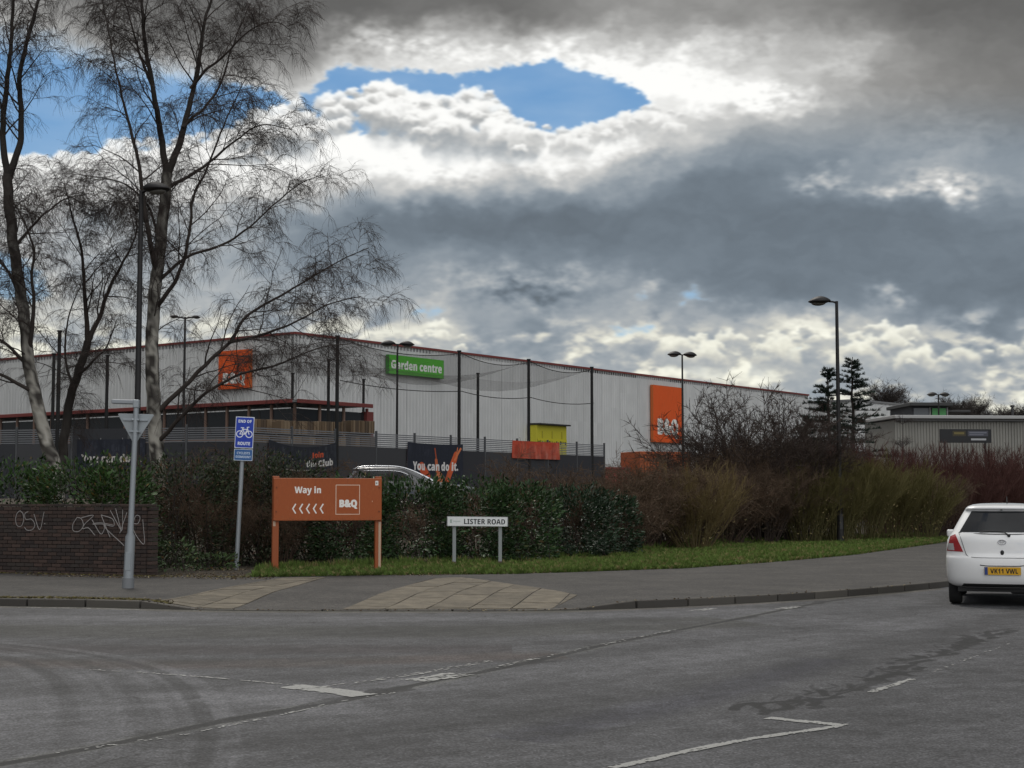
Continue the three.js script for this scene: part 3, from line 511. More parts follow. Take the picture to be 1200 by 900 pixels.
// ---------------------------------------------------------------- fence, banners, netting, lamps
const run = (s) => [4.65 - 0.6 * s, 77.5 - 0.8 * s], CORNER = run(24.5), runL = (q) => [CORNER[0] - 0.968 * q, CORNER[1] + 0.25 * q], FENCE = 4.35;
(() => {
  const screens = [[0.035, 0.037, 0.042], [0.045, 0.046, 0.05], [0.03, 0.031, 0.036], [0.055, 0.056, 0.06]].map((c) => M(c, 0.85)), mesh = M([0.16, 0.165, 0.175], 0.7), steel = M([0.11, 0.115, 0.12], 0.5, { metalness: 0.5 }), R = rng(61);
  const side = (label, at, len, n, turn) => {
    const P0 = at(0), o = thing('yard_fence', label, 'fence', [P0[0], SITE, P0[1]], turn), w = len / n, H = FENCE - SITE, dirn = -1;
    for (let k = 0; k <= n; k++) part('post', rbox(0.08, H + 0.08, 0.08, 0.01, 1), steel, o, [dirn * k * w, (H + 0.08) / 2, 0]);
    for (let k = 0; k < n; k++) {
      const cx = dirn * (k + 0.5) * w, full = R() < 0.35, h = full ? H - 0.05 : H - 0.62;
      part('screen_panel', box(w - 0.1, h, 0.03), screens[Math.floor(R() * 4)], o, [cx, h / 2 + 0.02, 0.02]);
      if (!full) { const b = []; for (let r = 0; r < 7; r++) b.push(moved(box(w - 0.1, 0.045, 0.02), cx, H - 0.56 + r * 0.085, 0)); part('mesh_strip', joined(...b), mesh, o); }
      for (const y of [0.5, H * 0.6]) part('rail', box(w - 0.08, 0.06, 0.05), steel, o, [cx, y, -0.03]);
    }
    return o;
  };
  side('dark screened yard fence along the shed\'s long wall carrying the orange banner', (s) => run(s), 24.5, 10, turnOf(RIGHT));
  side('dark screened yard fence behind the birch trunks', (q) => runL(q), 17, 7, Math.atan2(-0.25, 0.968));
})();
// banners hung on the fence
function banner(label, at, s0, s1, y0, y1, turn, tex, sag = 0.02) {
  const a = at(Math.max(s0, s1)), b = at(Math.min(s0, s1)), w = Math.hypot(a[0] - b[0], a[1] - b[1]), h = y1 - y0, n = [Math.sin(turn), -Math.cos(turn)], off = 0.12;
  const cx = (a[0] + b[0]) / 2 + Math.sin(turn) * off, cd = (a[1] + b[1]) / 2 - Math.cos(turn) * off, o = thing('banner', label, 'banner', [cx, y0, cd], turn);
  const g = new THREE.BoxGeometry(w, h, 0.012, 24, 8, 1), p = g.attributes.position;
  for (let i = 0; i < p.count; i++) { const x = p.getX(i) / w, y = p.getY(i) / h + 0.5; p.setZ(i, p.getZ(i) + 0.02 * Math.sin(x * 17 + y * 3) + 0.012 * Math.sin(x * 41)); p.setY(i, p.getY(i) - sag * (1 - 4 * x * x) * h * (0.4 + 0.6 * y)); }
  g.computeVertexNormals();
  part('cloth', g, new THREE.MeshStandardMaterial({ map: tex, roughness: 0.75 }), o, [0, h / 2, 0]);
  for (const x of [-0.48, -0.16, 0.16, 0.48]) part('tie', cyl(0.012, 0.012, 0.16, 6), M(0.3, 0.5), o, [x * w, h - 0.04, -0.05]);
}
const NAVY = '#1d222e';
banner('navy You can do it banner with raised orange hands on the fence', run, 11.54, 15.3, 2.05, 4.02, turnOf(RIGHT), canvasTex(512, 270, (g, w, h) => {
  g.fillStyle = NAVY; g.fillRect(0, 0, w, h); mottle(g, w, h, 11);
  const arm = (pts, wd, c) => { g.strokeStyle = c; g.lineCap = g.lineJoin = 'round'; g.lineWidth = wd; g.beginPath(); pts.forEach(([x, y], i) => g[i ? 'lineTo' : 'moveTo'](x * w, y * h)); g.stroke(); };
  arm([[0.42, 1.05], [0.34, 0.72], [0.25, 0.52]], 62, '#c0502a'); arm([[0.66, 1.05], [0.76, 0.62], [0.86, 0.24]], 46, '#c85a30'); arm([[0.84, 0.34], [0.96, 0.1]], 16, '#d2764a'); arm([[0.86, 0.3], [0.9, 0.08]], 12, '#d2764a');
  arm([[0.56, 1.1], [0.55, 0.84], [0.56, 0.74]], 70, '#c4744e'); arm([[0.5, 0.3], [0.48, 0.1]], 10, '#a44a2a'); arm([[0.52, 0.62], [0.5, 0.36]], 24, '#b8603a');
  bold(g, 'You can do it.', w * 0.5, h * 0.5, 66, '#d9d6d2', 3, 0.98);
}));
banner('plain orange banner on the fence below the yellow porch', run, 4.1, 7.87, 3.5, 4.32, turnOf(RIGHT), canvasTex(256, 64, (g, w, h) => { g.fillStyle = '#b8452c'; g.fillRect(0, 0, w, h); mottle(g, w, h, 12, 20); }));
banner('sagging dark Join the Club banner on the fence behind the cycle sign', run, 19.66, 23.4, 2.75, 3.88, turnOf(RIGHT), canvasTex(512, 160, (g, w, h) => { g.fillStyle = '#1f222a'; g.fillRect(0, 0, w, h); mottle(g, w, h, 13, 20); bold(g, 'Join', w * 0.72, h * 0.34, 46, '#c2502c', 2); bold(g, 'the Club', w * 0.74, h * 0.68, 52, '#cfcdc8', 2); g.fillStyle = '#8a8880'; g.fillRect(0, h * 0.9, w * 0.7, h * 0.06); }), 0.22);
banner('dark You can do it banner on the fence behind the birch trunks', runL, 4.09, 7.0, 2.75, 3.92, Math.atan2(-0.25, 0.968), canvasTex(512, 200, (g, w, h) => { g.fillStyle = NAVY; g.fillRect(0, 0, w, h); mottle(g, w, h, 14, 20); bold(g, 'You can do it.', w * 0.52, h * 0.64, 70, '#c9c5be', 3); }));

// net poles and netting over the yard
const black = M(0.01, 0.85);
const netPole = (u, d, top, base, label) => { const o = thing('net_pole', label, 'pole', [u, base, d], 0, 'net poles round the yard'), h = top - base; part('shaft', moved(cyl(0.07, 0.085, h, 10), 0, h / 2), black, o); part('cap', cyl(0.1, 0.1, 0.06, 10), black, o, [0, h + 0.02, 0]); part('base_plate', rbox(0.3, 0.04, 0.3, 0.01), black, o, [0, 0.02, 0]); return o; };
const FRONT = [[...run(24.5)], [...run(19.35)], [...run(11.5)], [...run(6.27)], [...run(0.93)]];
FRONT.slice(1).forEach(([x, d], k) => netPole(x - 0.1, d - 0.15, 8.16, SITE, ['tall black net pole on the fence behind the birch twigs', 'tall black net pole between the garden centre sign and the yellow porch', 'tall black net pole beside the yellow porch', 'tall black net pole at the fence end nearest the orange container'][k]));
netPole(...runL(7.93), 8.15, SITE, 'tall black net pole behind the leaning birch trunk');
[[-1.77, 79.6], [-8.6, 71.8], [-8.1, 83.6], [-11.4, 79.6], [-20.6, 68.8], [-18.4, 69.6]].forEach(([x, d]) => netPole(x, d, 8.1, SITE, 'black net pole standing back from the fence inside the yard'));
(() => {
  const o = thing('netting', 'fine dark netting sagging from the black poles over the yard', 'netting', [0, SITE, 70]), net = M(0.02, 0.9, { transparent: true, opacity: 0.2 }), thin = M(0.02, 0.9, { transparent: true, opacity: 0.07 }), back = 8.5;
  const loc = (x, y, d) => new THREE.Vector3(x, y - SITE, 70 - d);
  for (let k = 1; k + 1 < FRONT.length; k++) {
    const [ax, ad] = FRONT[k], [bx, bd] = FRONT[k + 1], nx = -0.8, nd = 0.6;
    part('roof_net', sheet(14, 10, (i, j) => { const sag = 0.55 * 4 * i * (1 - i) * 0.6 + 0.75 * Math.sin(Math.PI * Math.min(1, j * 1.05)) * (0.6 + 0.4 * 4 * i * (1 - i)); return loc(lerp(ax, bx, i) + nx * back * j, 8.1 - sag, lerp(ad, bd, i) + nd * back * j); }), net, o);
    part('side_net', sheet(8, 4, (i, j) => loc(lerp(ax, bx, i), lerp(FENCE, 8.1 - 0.33 * 4 * i * (1 - i), j), lerp(ad, bd, i))), thin, o);
    for (const y of [8.1, 6.4]) part('cable', new Build().tube(Array.from({ length: 13 }, (_, i) => loc(lerp(ax, bx, i / 12), y - (y > 7 ? 0.33 : 0.16) * 4 * (i / 12) * (1 - i / 12), lerp(ad, bd, i / 12))), Array(13).fill(0.018), 4).geo(), black, o);
  }
})();

// street lamps
function streetLamp(label, x, d, base, top, heads, turn, r = 0.075, size = 1, group) { // heads: list of [direction (+1 right, -1 left), arm length]
  const o = thing('street_lamp', label, 'street lamp', [x, base, d], turn, group), h = top - base, dark = M([0.013, 0.012, 0.012], 0.6), lens = M([0.16, 0.155, 0.14], 0.3);
  part('column', new Build().tube([0, 1.2, 1.25, h * 0.6, h].map((y) => new THREE.Vector3(0, y, 0)), [r * 1.5, r * 1.5, r, r * 0.85, r * 0.65], 12).geo(), dark, o);
  part('access_door', rbox(0.1, 0.5, 0.02, 0.005), M(0.035, 0.5), o, [0, 0.7, r * 1.5]);
  for (const [s, arm] of heads) {
    part('arm', new Build().tube([new THREE.Vector3(0, h - 0.06, 0), new THREE.Vector3(s * arm * 0.6, h - 0.02, 0), new THREE.Vector3(s * (arm + 0.1), h - 0.01, 0)], [0.035, 0.032, 0.03], 8).geo(), dark, o);
    const prof = [[0, 0.02], [0.12, 0.1], [0.35, 0.13], [0.6, 0.11], [0.78, 0.04], [0.8, 0]], g = new THREE.SphereGeometry(0.5, 20, 12), p = g.attributes.position;
    for (let i = 0; i < p.count; i++) { const t = p.getX(i) + 0.5, y = p.getY(i), z = p.getZ(i), f = Math.pow(Math.sin(Math.PI * Math.min(1, t * 0.92 + 0.06)), 0.5); p.setXYZ(i, s * (t * 0.78), (y > 0 ? y * 0.34 * f : y * 0.2 * f) , z * 0.62 * (0.7 + 0.3 * f)); }
    g.computeVertexNormals();
    const head = part('lantern', g, dark, o, [s * arm, h + 0.01, 0], [0, 0, s * -0.05]);
    const q = new THREE.SphereGeometry(0.5, 16, 8, 0, 2 * Math.PI, Math.PI / 2, Math.PI / 2); q.scale(0.5, 0.2, 0.38); part('lens', q, lens, head, [s * 0.42, -0.05, 0]); head.scale.setScalar(size);
  }
  return o;
}
streetLamp('tall black street lamp in front of the main birch trunk', -9.28, 38, groundY(-9.28, 38), 9.3, [[1, 0.15]], -0.6, 0.085);
streetLamp('black street lamp rising beside the two dark cedars', 10.85, 51, groundY(10.85, 51), 8.2, [[-1, 0.2]], 0.1, 0.08);
streetLamp('double headed car park lamp before the garden centre sign', -5.62, 75, SITE, 9.2, [[-1, 0.1], [1, 0.1]], 0.35, 0.07);
streetLamp('double headed car park lamp beside the large orange store sign', 8.9, 80, SITE, 9.15, [[-1, 0.08], [1, 0.08]], 0.4, 0.065);
streetLamp('small double headed lamp before the beige industrial unit', 30.6, 110, SITE, 9.1, [[-1, 0.1], [1, 0.1]], 0.2, 0.08);
streetLamp('double headed lamp behind the birch trunks', -12.95, 60.5, SITE, 8.8, [[-1, 0.25], [1, 0.25]], 0.2, 0.06, 0.45);
// ---------------------------------------------------------------- brick wall with graffiti
(() => {
  const t = -0.398, o = thing('brick_wall', 'low dark brown brick wall with white graffiti along the pavement', 'wall', [-7.11, 0.1, 29.95], t), R = rng(91);
  const mats = [[0.05, 0.034, 0.028], [0.062, 0.041, 0.033], [0.038, 0.028, 0.025], [0.075, 0.049, 0.04], [0.048, 0.038, 0.033]].map((c) => M(c, 0.9, { bumpMap: bumpOf(1), bumpScale: 0.003 })), brick = rbox(0.213, 0.064, 0.1, 0.004, 1), head = rbox(0.1, 0.064, 0.1, 0.004, 1), far = [];
  part('mortar_core', moved(box(9.1, 1.335, 0.2), -4.58, 0.667, -0.155), M([0.045, 0.041, 0.038], 1), o);
  for (let c = 0; c < 18; c++) {
    const y = 0.037 + c * 0.075, off = (c & 1) * 0.1125;
    for (let k = 0; k < 40; k++) {
      const x = -0.1125 - k * 0.225 - off, z = -0.052 + (R() - 0.5) * 0.006;
      if (k === 0 && off) part('brick', head, mats[Math.floor(R() * 5)], o, [-0.056, y, z]);
      if (k < 16) part('brick', brick, mats[Math.floor(R() * 5)], o, [x, y, z]); else if (x > -9) far.push(moved(brick.clone(), x, y, z));
    }
  }
  const rest = part('brickwork', joined(...far), mats[0], o); rest.userData.kind = 'stuff';
  // end pier of the wall
  for (let c = 0; c < 18; c++) part('end_brick', rbox(0.1, 0.064, 0.213, 0.004, 1), mats[c % 5], o, [0.052, 0.037 + c * 0.075, -0.16]);
  for (let k = 0; k < 20; k++) part('coping_brick', rbox(0.213, 0.05, 0.3, 0.006, 1), mats[(k * 3) % 5], o, [-0.06 - k * 0.225, 1.378, -0.14]);
  // spray-painted tags
  const at = ([zx, zy]) => new THREE.Vector3(-0.02 - ((1020 - zx) / 6) * 0.0205, 1.34 - ((zy - 48) / 6) * 0.0178, 0.004 + 0.003 * 0);
  const strokes = [
    [[128, 72], [106, 92], [98, 140], [112, 175], [138, 178], [156, 140], [150, 92], [128, 72]], [[190, 78], [165, 92], [172, 130], [215, 130], [240, 170], [222, 200], [180, 202], [165, 185]], [[232, 95], [276, 200], [306, 78]], [[310, 156], [314, 162]],
    [[545, 115], [515, 165], [520, 205], [560, 208], [590, 170], [575, 125], [545, 115]], [[575, 118], [660, 102], [600, 160], [585, 190], [625, 185], [675, 235]], [[650, 130], [720, 225], [740, 165], [655, 160], [700, 150], [800, 165]], [[715, 100], [780, 245]], [[715, 98], [800, 130], [805, 170], [735, 165], [880, 300]],
    [[778, 68], [860, 205]], [[815, 55], [862, 200], [865, 62]], [[895, 80], [848, 218]], [[935, 150], [970, 155], [985, 110], [960, 100], [940, 185], [1015, 288], [1005, 125]],
  ];
  const b = new Build();
  for (const s of strokes) { const l = smoothLine(s.map(at), 0.02); b.tube(l, l.map(() => 0.0085), 5); }
  const g = b.geo(); g.scale(1, 1, 0.25); g.translate(0, 0, 0.003);
  part('graffiti', g, M([0.32, 0.3, 0.29], 0.8), o);
})();

// ---------------------------------------------------------------- signs by the road
const galv = M([0.34, 0.37, 0.39], 0.45, { metalness: 0.35, bumpMap: bumpOf(3), bumpScale: 0.001 });
(() => { // give-way sign seen from behind
  const o = thing('give_way_sign', 'grey back of a triangular sign on thick post before the brick wall', 'road sign', [-6.45, paveY(-6.45, 25.98), 25.98]); o.rotation.z = -0.028;
  part('post', new Build().tube([0, 0.12, 0.86, 0.93, 1.5, 3.12].map((y) => new THREE.Vector3(0, y, 0)), [0.087, 0.084, 0.082, 0.05, 0.046, 0.043], 18).geo(), galv, o);
  part('base_collar', cyl(0.098, 0.102, 0.17, 18), M([0.2, 0.21, 0.22], 0.7), o, [0, 0.085, 0]);
  part('access_door', rbox(0.09, 0.3, 0.012, 0.004), M([0.3, 0.33, 0.35], 0.5), o, [0, 0.45, 0.082]);
  const s = new THREE.Shape(); const c = 0.035, w = 0.31, h = 0.53; s.moveTo(-w + c, 0); s.lineTo(w - c, 0); s.quadraticCurveTo(w, 0, w - c * 0.5, -c * 0.86); s.lineTo(c * 0.5, -h + c * 0.86); s.quadraticCurveTo(0, -h, -c * 0.5, -h + c * 0.86); s.lineTo(-w + c * 0.5, -c * 0.86); s.quadraticCurveTo(-w, 0, -w + c, 0);
  const tri = part('sign_plate', new THREE.ExtrudeGeometry(s, { depth: 0.012, bevelEnabled: true, bevelSize: 0.003, bevelThickness: 0.003, bevelSegments: 1 }), M([0.33, 0.36, 0.375], 0.55, { metalness: 0.2 }), o, [-0.015, 2.93, -0.07]);
  for (const y of [-0.1, -0.3]) { part('back_channel', rbox(y > -0.2 ? 0.42 : 0.2, 0.035, 0.02, 0.004), galv, tri, [0, y, 0.026]); part('clip', rbox(0.13, 0.03, 0.1, 0.008), galv, tri, [0.015, y, 0.06]); }
  part('sign_light', rbox(0.44, 0.075, 0.12, 0.02), M([0.3, 0.32, 0.34], 0.5), o, [-0.2, 3.13, -0.02]); part('light_bracket', rbox(0.1, 0.14, 0.1, 0.015), galv, o, [0, 3.1, 0]);
})();
(() => { // cycle route sign
  const o = thing('cycle_sign', 'blue end of cycle route sign on a thin grey pole', 'road sign', [-5.7, groundY(-5.7, 31.95) - 0.02, 31.95]); o.rotation.z = -0.04;
  part('pole', cyl(0.044, 0.046, 3.2, 16), galv, o, [0, 1.6, 0]);
  const cycle = (g, cx, cy, k) => { g.strokeStyle = '#e8ecf2'; g.lineWidth = 11 * k; g.lineCap = g.lineJoin = 'round'; for (const s of [-1, 1]) { g.beginPath(); g.arc(cx + s * 56 * k, cy + 24 * k, 38 * k, 0, 7); g.stroke(); } g.beginPath(); [[-56, 24], [-22, -34], [34, -34], [4, 24], [-56, 24]].forEach(([x, y], i) => g[i ? 'lineTo' : 'moveTo'](cx + x * k, cy + y * k)); g.stroke(); g.beginPath(); [[4, 24], [-26, -50]].forEach(([x, y], i) => g[i ? 'lineTo' : 'moveTo'](cx + x * k, cy + y * k)); g.stroke(); g.beginPath(); [[56, 24], [30, -58], [52, -62]].forEach(([x, y], i) => g[i ? 'lineTo' : 'moveTo'](cx + x * k, cy + y * k)); g.stroke(); g.beginPath(); g.moveTo(cx - 42 * k, cy - 52 * k); g.lineTo(cx - 10 * k, cy - 52 * k); g.stroke(); };
  const main = signBox(o, 0.39, 0.655, 0.014, canvasTex(390, 655, (g, w, h) => { g.fillStyle = '#dfe4ec'; g.fillRect(0, 0, w, h); g.fillStyle = '#1d3fb0'; g.beginPath(); g.roundRect(12, 12, w - 24, h - 24, 26); g.fill(); bold(g, 'END OF', w / 2, 92, 84, '#e8ecf2', 3, 0.95); cycle(g, w / 2, 320, 1.75); bold(g, 'ROUTE', w / 2, 560, 92, '#e8ecf2', 3, 0.92); }), galv, 'sign_plate'); main.position.set(0.03, 2.87, 0.06);
  const sub = signBox(o, 0.39, 0.24, 0.014, canvasTex(390, 240, (g, w, h) => { g.fillStyle = '#cfd8e2'; g.fillRect(0, 0, w, h); g.fillStyle = '#2a5f9c'; g.beginPath(); g.roundRect(10, 10, w - 20, h - 20, 18); g.fill(); bold(g, 'CYCLISTS', w / 2, 82, 68, '#c6d3e2', 2, 0.95); bold(g, 'DISMOUNT', w / 2, 162, 66, '#c6d3e2', 2, 0.92); }), galv, 'supplementary_plate'); sub.position.set(0.03, 2.405, 0.06);
  for (const y of [3.05, 2.7, 2.4]) part('clip', rbox(0.12, 0.03, 0.1, 0.008), galv, o, [0, y, 0.01]);
})();
(() => { // orange way-in sign on two posts
  const W = 2.2, o = thing('way_in_sign', 'orange Way in sign board on two rusty orange posts before the hedge', 'sign', [-3.7, groundY(-3.7, 31) + 0.0, 30.95], 0.3), paint = M([0.31, 0.075, 0.017], 0.5, { bumpMap: bumpOf(2), bumpScale: 0.001 }), rust = M([0.2, 0.06, 0.025], 0.9), bare = M([0.5, 0.36, 0.26], 0.8);
  const b = signBox(o, W, 0.85, 0.09, canvasTex(1532, 592, (g, w, h) => {
    g.fillStyle = '#a04e1c'; g.fillRect(0, 0, w, h); mottle(g, w, h, 19, 14, 900);
    { const R = rng(29); for (let k = 0; k < 70; k++) { const x = R() * w, l = 30 + 220 * R() * R(); g.fillStyle = `rgba(60,34,16,${0.05 + 0.1 * R()})`; g.fillRect(x, 0, 1 + 4 * R(), l); } for (let k = 0; k < 260; k++) { g.fillStyle = `rgba(70,52,34,${0.06 + 0.16 * R()})`; g.beginPath(); g.ellipse(R() * w, h - 70 * R() * R(), 2 + 12 * R(), 1 + 6 * R(), 0, 0, 7); g.fill(); } for (let k = 0; k < 40; k++) { g.strokeStyle = `rgba(225,190,160,${0.1 + 0.25 * R()})`; g.lineWidth = 1 + 1.5 * R(); const x = R() * w, y = R() * h; g.beginPath(); g.moveTo(x, y); g.lineTo(x + 40 * (R() - 0.5), y + 40 * (R() - 0.5)); g.stroke(); } }
    bold(g, 'Way in', 0.312 * w, 0.275 * h, 124, '#efece6', 4, 0.95);
    g.strokeStyle = '#efece6'; g.lineWidth = 19; g.lineJoin = 'miter'; g.lineCap = 'butt';
    for (let k = 0; k < 5; k++) { const x = (0.165 + k * 0.0637) * w, y = 0.72 * h, s = 68; g.beginPath(); g.moveTo(x + 52, y - s); g.lineTo(x + 10, y); g.lineTo(x + 52, y + s); g.stroke(); }
    g.lineWidth = 9; g.strokeStyle = '#e0c8b4'; g.strokeRect(0.572 * w, 0.155 * h, 0.222 * w, 0.7 * h);
    bold(g, 'B&Q', 0.686 * w, 0.6 * h, 132, '#efece6', 12, 0.94);
    g.fillStyle = '#a8451a'; g.fillRect(0.6 * w, 0.74 * h, 0.17 * w, 5);
    g.fillStyle = '#e6e4de'; g.beginPath(); g.roundRect(0.942 * w, 0.05 * h, 46, 66, 8); g.fill(); g.fillStyle = '#8f8b84'; g.fillRect(0.948 * w, 0.09 * h, 22, 22);
    g.fillStyle = 'rgba(225,190,165,0.8)'; g.beginPath(); g.ellipse(0.915 * w, 0.545 * h, 6, 11, 0, 0, 7); g.fill();
  }), paint); b.position.set(0, 1.44, 0);
  for (const s of [-1, 1]) {
    const p = part('post', rbox(0.13, 1.95, 0.11, 0.012), paint, o, [s * (W / 2 - 0.06), 0.93, -0.06]);
    part('rust_patch', rbox(0.05, s > 0 ? 0.95 : 0.28, 0.004, 0.002, 1), s > 0 ? bare : bare, p, [s * 0.028, s > 0 ? -0.42 : 0.12, 0.0565]);
    part('rust_foot', rbox(0.136, 0.1, 0.116, 0.01), rust, p, [0, -0.92, 0]);
    for (const y of [1.2, 1.68]) part('bolt', moved(cyl(0.016, 0.016, 0.014, 8), 0, 0, 0, Math.PI / 2), rust, o, [s * (W / 2 - 0.06), y, 0.053]);
  }
})();
(() => { // street name plate
  const o = thing('street_name_sign', 'low white street name plate lettered LISTER ROAD on two grey posts', 'street sign', [-0.74, groundY(-0.74, 32.8) - 0.03, 32.8], 0.12), post = M([0.26, 0.28, 0.28], 0.7);
  const b = signBox(o, 1.3, 0.205, 0.03, canvasTex(1300, 205, (g, w, h) => { g.fillStyle = '#dfe1e0'; g.fillRect(0, 0, w, h); mottle(g, w, h, 23, 16, 300); g.strokeStyle = '#55585a'; g.lineWidth = 5; g.strokeRect(4, 4, w - 8, h - 8); g.fillStyle = 'rgba(120,140,130,0.55)'; g.fillRect(52, 62, 46, 80); g.fillStyle = 'rgba(150,165,160,0.4)'; g.fillRect(120, 88, 160, 30); bold(g, 'LISTER ROAD', 800, 106, 152, '#24262b', 2, 0.97); }), M([0.5, 0.52, 0.52], 0.6), 'name_plate'); b.position.set(0, 1.0, 0.06); b.rotation.z = -0.012;
  for (const s of [-1, 1]) { part('post', rbox(0.075, 1.06, 0.06, 0.01), post, o, [s * 0.49, 0.53, 0]); part('post_foot', rbox(0.082, 0.16, 0.066, 0.01), M([0.1, 0.07, 0.055], 0.9), o, [s * 0.49, 0.08, 0]); }
})();
// ---------------------------------------------------------------- trees, hedges, shrubs, grass
const up = new THREE.Vector3(0, 1, 0);
function instanced(name, geo, mat, mats4, colors, parent) {
  const m = new THREE.InstancedMesh(geo, mat, mats4.length); m.name = name; m.userData.kind = 'stuff';
  mats4.forEach((q, i) => m.setMatrixAt(i, q)); if (colors) colors.forEach((c, i) => m.setColorAt(i, c)); parent.add(m); return m;
}
const placed = (p, q, s) => new THREE.Matrix4().compose(p, q, typeof s === 'number' ? new THREE.Vector3(s, s, s) : s);
const facing = (dir, spin) => new THREE.Quaternion().setFromUnitVectors(up, dir.clone().normalize()).multiply(new THREE.Quaternion().setFromAxisAngle(up, spin));

// a wandering shoot: points from p along dir; lift bends it up (or down when negative)
function shoot(p, dir, len, segs, lift, wobble, R) {
  const pts = [p.clone()], d = dir.clone().normalize(), q = p.clone(), step = len / segs;
  for (let i = 0; i < segs; i++) { d.x += wobble * (R() - 0.5); d.z += wobble * (R() - 0.5); d.y += wobble * (R() - 0.5) * 0.7 + lift * (i + 1) / segs; d.normalize(); q.addScaledVector(d, step); pts.push(q.clone()); }
  return pts;
}
const perp = (t, R) => { const v = new THREE.Vector3(R() - 0.5, R() - 0.5, R() - 0.5); return v.addScaledVector(t, -v.dot(t)).normalize(); };
// hanging birch twigs: grow out along +y a little, then hang towards -x... built in world axes, turned only round the vertical
function whip(seed, droop, n, len) {
  const R = rng(seed), b = new Build(), main = shoot(new THREE.Vector3(), new THREE.Vector3(1, 0.4, 0), len, 5, -droop, 0.7, R); b.tube(main, [0.0055, 0.005, 0.004, 0.0035, 0.0028, 0.002], 3, null, false);
  for (let k = 0; k < n; k++) { const t = 0.15 + 0.85 * R(), i = Math.min(4, Math.floor(t * 5)), p = main[i].clone().lerp(main[i + 1], t * 5 - i), dir = main[i + 1].clone().sub(main[i]).normalize().addScaledVector(perp(up, R), 0.9); b.tube(shoot(p, dir, len * (0.25 + 0.4 * R()), 3, -droop * 0.9, 0.75, R), [0.0038, 0.0032, 0.0026, 0.002], 3, null, false); }
  return b.geo();
}
const WHIPS = [[201, 0.4, 11, 0.7], [202, 0.6, 12, 0.85], [203, 0.22, 11, 0.62], [204, 0.8, 11, 0.95]].map((a) => whip(...a));
const twigMat = M([0.035, 0.024, 0.02], 0.9), limbMat = M([0.04, 0.031, 0.026], 0.9), barkMat = new THREE.MeshStandardMaterial({ vertexColors: true, roughness: 0.9, bumpMap: bumpOf(1), bumpScale: 0.01 });
function birch(label, seed, base, stems, { spread = 1, density = 1, group } = {}) { // stems: [{pts: [[x, y, dz]...], r0, r1, from}] in world x / height, dz = metres nearer
  const R = rng(seed), [bx, bd] = base, by = groundY(bx, bd) - 0.05, o = thing('birch_tree', label, 'tree', [bx, by, bd], 0, group), loc = ([x, y, dz = 0]) => new THREE.Vector3(x - bx, y - by, dz);
  const trunk = new Build(), limbs = new Build(), lists = WHIPS.map(() => []), paths = [];
  stems.forEach((s, n) => {
    const pts = smoothLine(s.pts.map(loc), 0.12), N = pts.length, rad = pts.map((_, i) => lerp(s.r0, s.r1, Math.pow(i / (N - 1), 0.8)) * (1 + (n === 0 ? 0.5 * Math.exp(-i / 5) : 0)));
    for (let i = 1; i + 1 < N; i++) { pts[i].x += 0.02 * n2(i * 0.17, n * 9 + seed); pts[i].z += 0.05 * n2(i * 0.13, n * 7 + seed + 50); }
    const pale = s.r0 > 0.1;
    (pale ? trunk : limbs).tube(pts, rad, pale ? 12 : 7, pale ? (i, k, p) => { const band = n2(p.y * 5 + seed, k * 0.45 + n), patch = fbm(p.y * 0.9, k * 0.25 + seed, 3), w = clamp(0.45 + 1.5 * patch + 0.75 * band, 0, 1) * sm(rad[i], 0.12, 0.19); return [lerp(0.03, 0.4, w), lerp(0.025, 0.38, w), lerp(0.021, 0.33, w)]; } : null);
    paths.push([pts, rad, s.bare ?? 0.12]);
  });
  const addWhips = (pts, count) => { for (let k = 0; k < count; k++) { const t = 0.25 + 0.75 * R(), f = t * (pts.length - 1), i = Math.min(pts.length - 2, Math.floor(f)), p = pts[i].clone().lerp(pts[i + 1], f - i), dir = pts[i + 1].clone().sub(pts[i]), az = Math.atan2(-dir.z, dir.x) + (R() - 0.5) * 2.4; lists[Math.floor(R() * 4)].push(placed(p, new THREE.Quaternion().setFromAxisAngle(up, az), 0.45 + 0.55 * R())); } };
  const tubes2 = new Build();
  paths.forEach(([pts, rad, bare]) => {
    const L = pts.length * 0.12;
    for (let s = bare * L + 0.2; s < L; s += (0.24 + 0.26 * R()) / density) {
      const i = Math.min(pts.length - 2, Math.floor(s / 0.12)), t = pts[i + 1].clone().sub(pts[i]).normalize(), f = s / L, side = perp(t, R).addScaledVector(up, 0.15).normalize(), ang = 0.65 + 0.4 * R();
      const dir = t.clone().multiplyScalar(Math.cos(ang)).addScaledVector(side, Math.sin(ang)), len = (0.8 + 2.0 * R()) * spread * (1.22 - 0.72 * f), r = Math.min(rad[i] * 0.45, 0.012 + 0.007 * len);
      const b2 = shoot(pts[i], dir, len, 7, 0.06 - 0.1 * R(), 0.5, R); tubes2.tube(b2, b2.map((_, k) => lerp(r, 0.005, k / 7)), 4, null, false);
      for (let u = 0.22; u < 1; u += 0.13 + 0.1 * R()) {
        const j = Math.min(6, Math.floor(u * 7)), t2 = b2[j + 1].clone().sub(b2[j]).normalize(), d3 = t2.clone().multiplyScalar(0.75).addScaledVector(perp(t2, R), 0.8), b3 = shoot(b2[j], d3, len * (0.25 + 0.3 * R()), 4, 0.02 - 0.14 * R(), 0.55, R);
        tubes2.tube(b3, [0.009, 0.008, 0.0065, 0.005, 0.004], 3, null, false); addWhips(b3, R() < 0.5 ? 5 : 4);
      }
      addWhips(b2, 2);
    }
    addWhips(pts.slice(-10), 6);
  });
  part('trunk', trunk.geo(), barkMat, o); if (limbs.p.length) part('limb', limbs.geo(), limbMat, o); part('branches', tubes2.geo(), limbMat, o);
  lists.forEach((l, k) => { if (l.length) instanced('twigs', WHIPS[k], twigMat, l, null, o); });
  return o;
}
